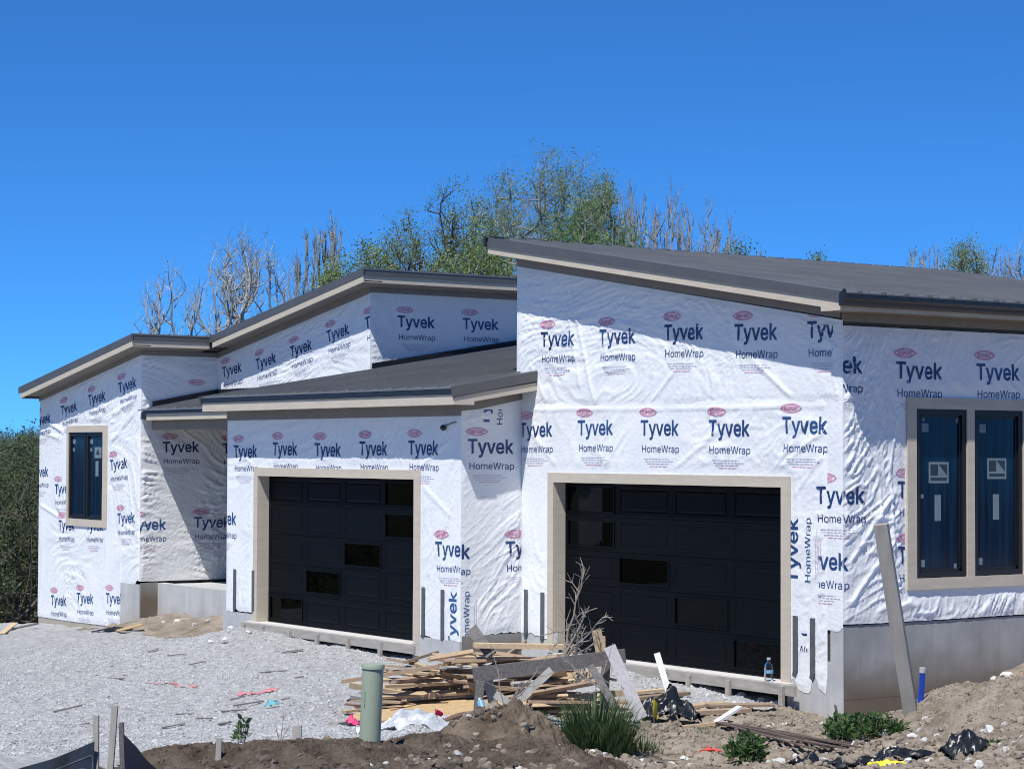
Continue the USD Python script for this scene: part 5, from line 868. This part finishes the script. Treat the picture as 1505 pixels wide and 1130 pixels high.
# loose stones, clods, rubble
def stone(seed, flat=.7):
    rg = np.random.default_rng(seed); m = trimesh.creation.icosphere(1, 1.0); v = m.vertices*rg.uniform(.65, 1.1, (len(m.vertices), 1))*[1.15, .9, flat]; return (v, m.faces)
def quats(rg, n):
    q = rg.normal(0, 1, (n, 4)); q[:, 1:3] *= .45; return q/np.linalg.norm(q, axis=1, keepdims=True)
rg = np.random.default_rng(31)
def scatter(n, s0, s1, d0, d1, test): 
    s, d = rg.uniform(s0, s1, n), rg.uniform(d0, d1, n); x, y = CAM[0]+FW[0]*d+RT[0]*s, CAM[1]+FW[1]*d+RT[1]*s; out = ~(((x > AX) & (x < .05) & (y > -.02)) | ((x > XC-.1) & (x < XB+.02) & (y > -1.12)) | ((x < XC) & (y > .75)) | ((x < -20.4) & (y > .35)))
    k = out & test(soil_mask(x, y)); return x[k], y[k]
x, y = scatter(62000, -8.5, 4, 20.5, 40, lambda m: m < .5); n = len(x); big = np.where(rg.random(n) < .012, 1.9, 1.0)
instancer('/World/gravel_stones', [(stone(i), M['stone']) for i in range(4)], np.stack([x, y, ground_z(x, y)], 1), None, rg.uniform(.008, .021, n)*big, rg.integers(0, 4, n), quats(rg, n), label='loose crushed grey gravel stones covering the drive', category='gravel')
x, y = scatter(26000, -6.5, 7.5, 17.5, 28.5, lambda m: m > .5); n = len(x)
M['clod_dark'] = mat('dark_clod_look', (.075, .058, .045), (.15, .12, .095), scale=6, rough=.95, bump=.4, bscale=20, rnd=.25)
ss, dd_ = (x-CAM[0])*RT[0] + (y-CAM[1])*RT[1], (x-CAM[0])*FW[0] + (y-CAM[1])*FW[1]; dk = (dd_ < 20.9) & (ss < 1.0) & (ss > -4)
instancer('/World/soil_clods', [(stone(10+i, .8), M['clod' if i < 4 else 'clod_dark']) for i in range(8)], np.stack([x, y, mound_z(x, y)], 1), None, np.minimum(.0095/np.maximum(rg.random(n), .02)**.55, .058), rg.integers(0, 4, n) + 4*dk, quats(rg, n), label='brown clods and crumbs of soil scattered on the bare ground', category='soil')
x1, y1 = scatter(3600, 2.6, 7.2, 18.5, 26.5, lambda m: m > .5); x2, y2 = scatter(500, -1.2, 1.2, 18.6, 22.0, lambda m: m > .3); x, y = np.concatenate([x1, x2]), np.concatenate([y1, y2]); n = len(x)
instancer('/World/soil_lumps', [(stone(20+i, .75), M['clod' if i < 3 else 'rock']) for i in range(4)], np.stack([x, y, mound_z(x, y)], 1), None, .014 + .055*rg.random(n)**2.6, rg.choice([0, 1, 2, 3], n, p=(.30, .30, .30, .10)), quats(rg, n), label='larger brown and pale lumps on the right-hand slope and around the tall soil heap', category='soil')
for i, (px, r) in enumerate((((3.09, -5.94, -0.11), 0.05), ((2.04, -4.95, -0.29), 0.045), ((2.55, -5.17, -0.25), 0.06), ((2.09, -4.66, -0.32), 0.05), ((2.21, -4.55, -0.33), 0.07), ((2.09, -4.27, -0.34), 0.055), ((2.42, -4.45, -0.33), 0.06), ((2.11, -5.31, -0.24), 0.035), ((3.60, -3.72, -0.19), 0.05), ((4.19, -4.17, -0.12), 0.07), ((4.50, -4.31, -0.09), 0.07), ((4.59, -4.24, -0.07), 0.06), ((3.26, -4.00, -0.25), 0.09), ((2.95, -2.41, -0.15), 0.05), ((3.11, -2.39, -0.12), 0.06), ((3.13, -2.28, -0.10), 0.05), ((2.11, -5.48, -0.21), 0.04), ((-0.26, -4.16, -0.31), 0.03), ((-2.12, -0.37, -0.27), 0.05), ((-1.77, -0.38, -0.29), 0.045), ((-1.84, -0.04, -0.28), 0.05), ((-1.50, 0.01, -0.30), 0.06), ((-1.17, -0.04, -0.32), 0.05), ((-0.87, 0.02, -0.35), 0.05), ((-1.38, -0.55, -0.31), 0.04), ((-0.65, 0.23, -0.37), 0.05), ((-2.34, -0.53, -0.26), 0.05), ((-2.90, -0.65, -0.23), 0.05), ((2.44, -0.72, 0.11), 0.06), ((-0.15, 2.20, -0.24), 0.05), ((-0.13, 2.44, -0.17), 0.07), ((0.01, 2.67, -0.08), 0.06), ((0.12, 2.80, -0.02), 0.07), ((2.78, -1.28, 0.07), 0.06), ((3.48, -2.24, -0.01), 0.05), ((3.76, -2.65, -0.02), 0.06), ((3.59, -1.15, 0.25), 0.05), ((3.13, -1.80, 0.01), 0.05), ((2.35, -7.05, 0.04), 0.03), ((-1.45, -4.07, -0.35), 0.03), ((-13.02, -1.52, -0.16), 0.06), ((-12.34, -1.57, -0.17), 0.07), ((-11.79, -1.55, -0.19), 0.05), ((-12.26, -2.05, -0.25), 0.06), ((-12.26, -2.30, -0.30), 0.05), ((-18.52, -0.06, -0.45), 0.05), ((-18.41, 0.17, -0.41), 0.06), ((-17.82, 0.23, -0.40), 0.05), ((-17.66, 0.44, -0.36), 0.06))):
    p = G(px, r*.25); t = solo('rubble_rock', (np.array(stone(60+i)[0])*r*(1+.2*math.sin(i)), stone(60+i)[1]), M['rock'], 'pale broken rock lying on the ground before the house', 'rock', 'pale rubble rocks'); UsdGeom.Xformable(stage.GetPrimAtPath(t)).AddTranslateOp().Set(Gf.Vec3d(*map(float, p))); UsdGeom.Xformable(stage.GetPrimAtPath(t)).AddRotateZOp().Set(float(i*47 % 360))
# plants
def blades(rg, n, rad, hgt, wid, lean, k=5):
    b = MB()
    for i in range(n):
        a = rg.uniform(0, 6.28); r = rad*math.sqrt(rg.random()); p = np.array([r*math.cos(a), r*math.sin(a), -.02]); out = np.array([math.cos(a+rg.normal(0, .6)), math.sin(a+rg.normal(0, .6)), 0]); h = hgt*rg.uniform(.5, 1.05)*(1-.35*(r/rad)**2); ln = lean*(.25+r/rad)*rg.uniform(.4, 1.3); w = wid*rg.uniform(.7, 1.2); sd2 = np.array([-out[1], out[0], 0]); t = np.linspace(0, 1, k)[:, None]
        c = p + U3*(h*t*(1-.22*ln*t)) + out*(h*ln*t**2); ww = w*(1-t**1.7)*.5 + .0012; v = np.stack([c-sd2*ww, c+sd2*ww], 1).reshape(-1, 3); j = np.arange(k-1)*2; f = np.stack([j, j+1, j+3, j+2], 1); b.add(v, f)
    return b.tm()
def plant(name, c, mesh, m, label, cat='plant', more=()):
    t = thing(name, label, cat, c); p = part(t, 'leaves', mesh, M[m]); keys(stage.GetPrimAtPath(p), kind='stuff')
    for nm, g, mm in more: part(t, nm, g, M[mm])
plant('grass_clump', G((1.57, -5.03, -0.27)), blades(np.random.default_rng(8), 1200, .41, .78, .015, .55), 'grass', 'tall dark green grass clump standing right of the soil heap', 'grass clump')
plant('grass_tuft', G((1.41, -4.31, -0.32)), blades(np.random.default_rng(9), 160, .25, .22, .010, .7), 'grass', 'low thin grass tuft right of the tall grass clump', 'grass'); plant('grass_tuft', G((0.17, -2.52, -0.37)), blades(np.random.default_rng(10), 200, .45, .10, .008, .7), 'grass', 'sparse short grass in front of the pale yellow lath', 'grass')
def weed(rg, n, rx, ry, h, size):
    b = MB()
    for i in range(n):
        a, r = rg.uniform(0, 6.28), math.sqrt(rg.random()); p = np.array([r*rx*math.cos(a), r*ry*math.sin(a), 0]); p = p[0]*R3 + p[1]*F3; p[2] = h*rg.uniform(.15, 1)*(1-.5*r*r); d = rg.normal(0, 1, 3); d[2] = abs(d[2])*.5+.25; d /= np.linalg.norm(d); s = np.cross(d, rg.normal(0, 1, 3)); s /= np.linalg.norm(s); L = size*rg.uniform(.5, 1.2); u = np.cross(s, d)
        b.add([p, p+d*L*.45+s*L*.22+u*L*.05, p+d*L, p+d*L*.45-s*L*.22+u*L*.05], [[0, 1, 2, 3]])
    st = MB()
    for i in range(max(6, n//25)):
        a, r = rg.uniform(0, 6.28), math.sqrt(rg.random())*.8; q = r*rx*math.cos(a)*R3 + r*ry*math.sin(a)*F3; st.tube([q*.6-[0, 0, .03], q*.85+[0, 0, h*.4], q+[0, 0, h*.85]], [.006, .005, .003], 4, False)
    return b.tm(), st.tm()
for px, n, rx, ry, h, sz, sd_, lab in (((2.61, -3.86, -0.32), 420, .20, .2, .30, .10, 3, 'bushy bright green weed at the bottom in front of the soil'), ((2.90, -2.46, -0.17), 900, .42, .25, .26, .09, 4, 'wide patch of dark green weeds in front of the house corner'), ((2.40, -2.34, -0.21), 260, .16, .2, .3, .09, 6, 'taller dark green weed at the left end of the weed patch'), ((5.35, -3.15, 0.15), 90, .2, .1, .06, .07, 7, 'thin low weed on the right-hand slope'), ((0.84, -8.76, 0.03), 60, .07, .07, .26, .09, 5, 'small green weed sprouting beside the red flag')):
    lf, st = weed(np.random.default_rng(sd_), n, rx, ry, h, sz); plant('weed', G(px), lf, 'weed', lab, more=(('stem', st, 'twig'),))
def brush(name, base, tips, label, seed, n_side=9, r=.014):
    rg = np.random.default_rng(seed); b = MB(); base = np.array(base)
    for tip in tips:
        tip = np.array(tip)-base; k = 7; t = np.linspace(0, 1, k)[:, None]; c = tip*t + rg.normal(0, .03, (k, 3))*np.linalg.norm(tip)*t*(1-t)*2; b.tube(c, np.linspace(r, r*.35, k), 5)
        for j in range(n_side):
            u = rg.uniform(.25, 1); i = min(int(u*(k-1)), k-2); p = c[i] + (c[i+1]-c[i])*(u*(k-1)-i); d = tip/np.linalg.norm(tip)*.8 + rg.normal(0, .55, 3); d /= np.linalg.norm(d); L = np.linalg.norm(tip)*.30*rg.uniform(.4, 1.1)*(1.2-u*.6); q = p+d*L*.6; e = q+(d+rg.normal(0, .5, 3))*L*.4; b.tube([p, q, e], [r*.5, r*.4, r*.25], 4, False)
            for _ in range(2): w_ = q + (d+rg.normal(0, .8, 3))*L*.35; b.tube([q, w_], [r*.3, r*.2], 3, False)
    solo_ = solo(name, b.tm(), M['twig'], label, 'dead branch'); UsdGeom.Xformable(stage.GetPrimAtPath(solo_)).AddTranslateOp().Set(Gf.Vec3d(*map(float, base)))
brush('dead_branch', (-1.52, -3.17, 0.36), ((-1.53, -2.83, 1.43), (-1.41, -2.84, 1.02), (-1.16, -2.83, 0.90), (-1.63, -2.97, 0.79), (-1.13, -2.95, 0.60), (-1.57, -2.89, 0.73)), 'leafless brush branch sticking up before the right garage door', 12, 13, .016)
brush('dead_branch', (-0.44, -4.76, -0.00), ((-0.27, -4.17, 0.72), (-0.31, -4.40, 0.42), (-0.32, -4.59, 0.32), (-0.70, -4.77, 0.68)), 'thin dry stalks bending over the sawhorse beam', 14, 7, .009)
brush('dead_branch', (-0.15, -3.66, 0.20), ((-0.62, -3.97, 0.61), (-0.14, -3.47, 0.70), (-0.39, -3.82, 0.38)), 'dry twigs tangled around the right half of the sawhorse', 16, 8, .008)
brush('dry_stalk', (1.09, -8.48, 0.06), ((1.11, -8.45, 0.37), (1.06, -8.52, 0.23), (1.14, -8.41, 0.22)), 'thin dry weed stalk on the soil bank in front of the gravel', 18, 5, .006)
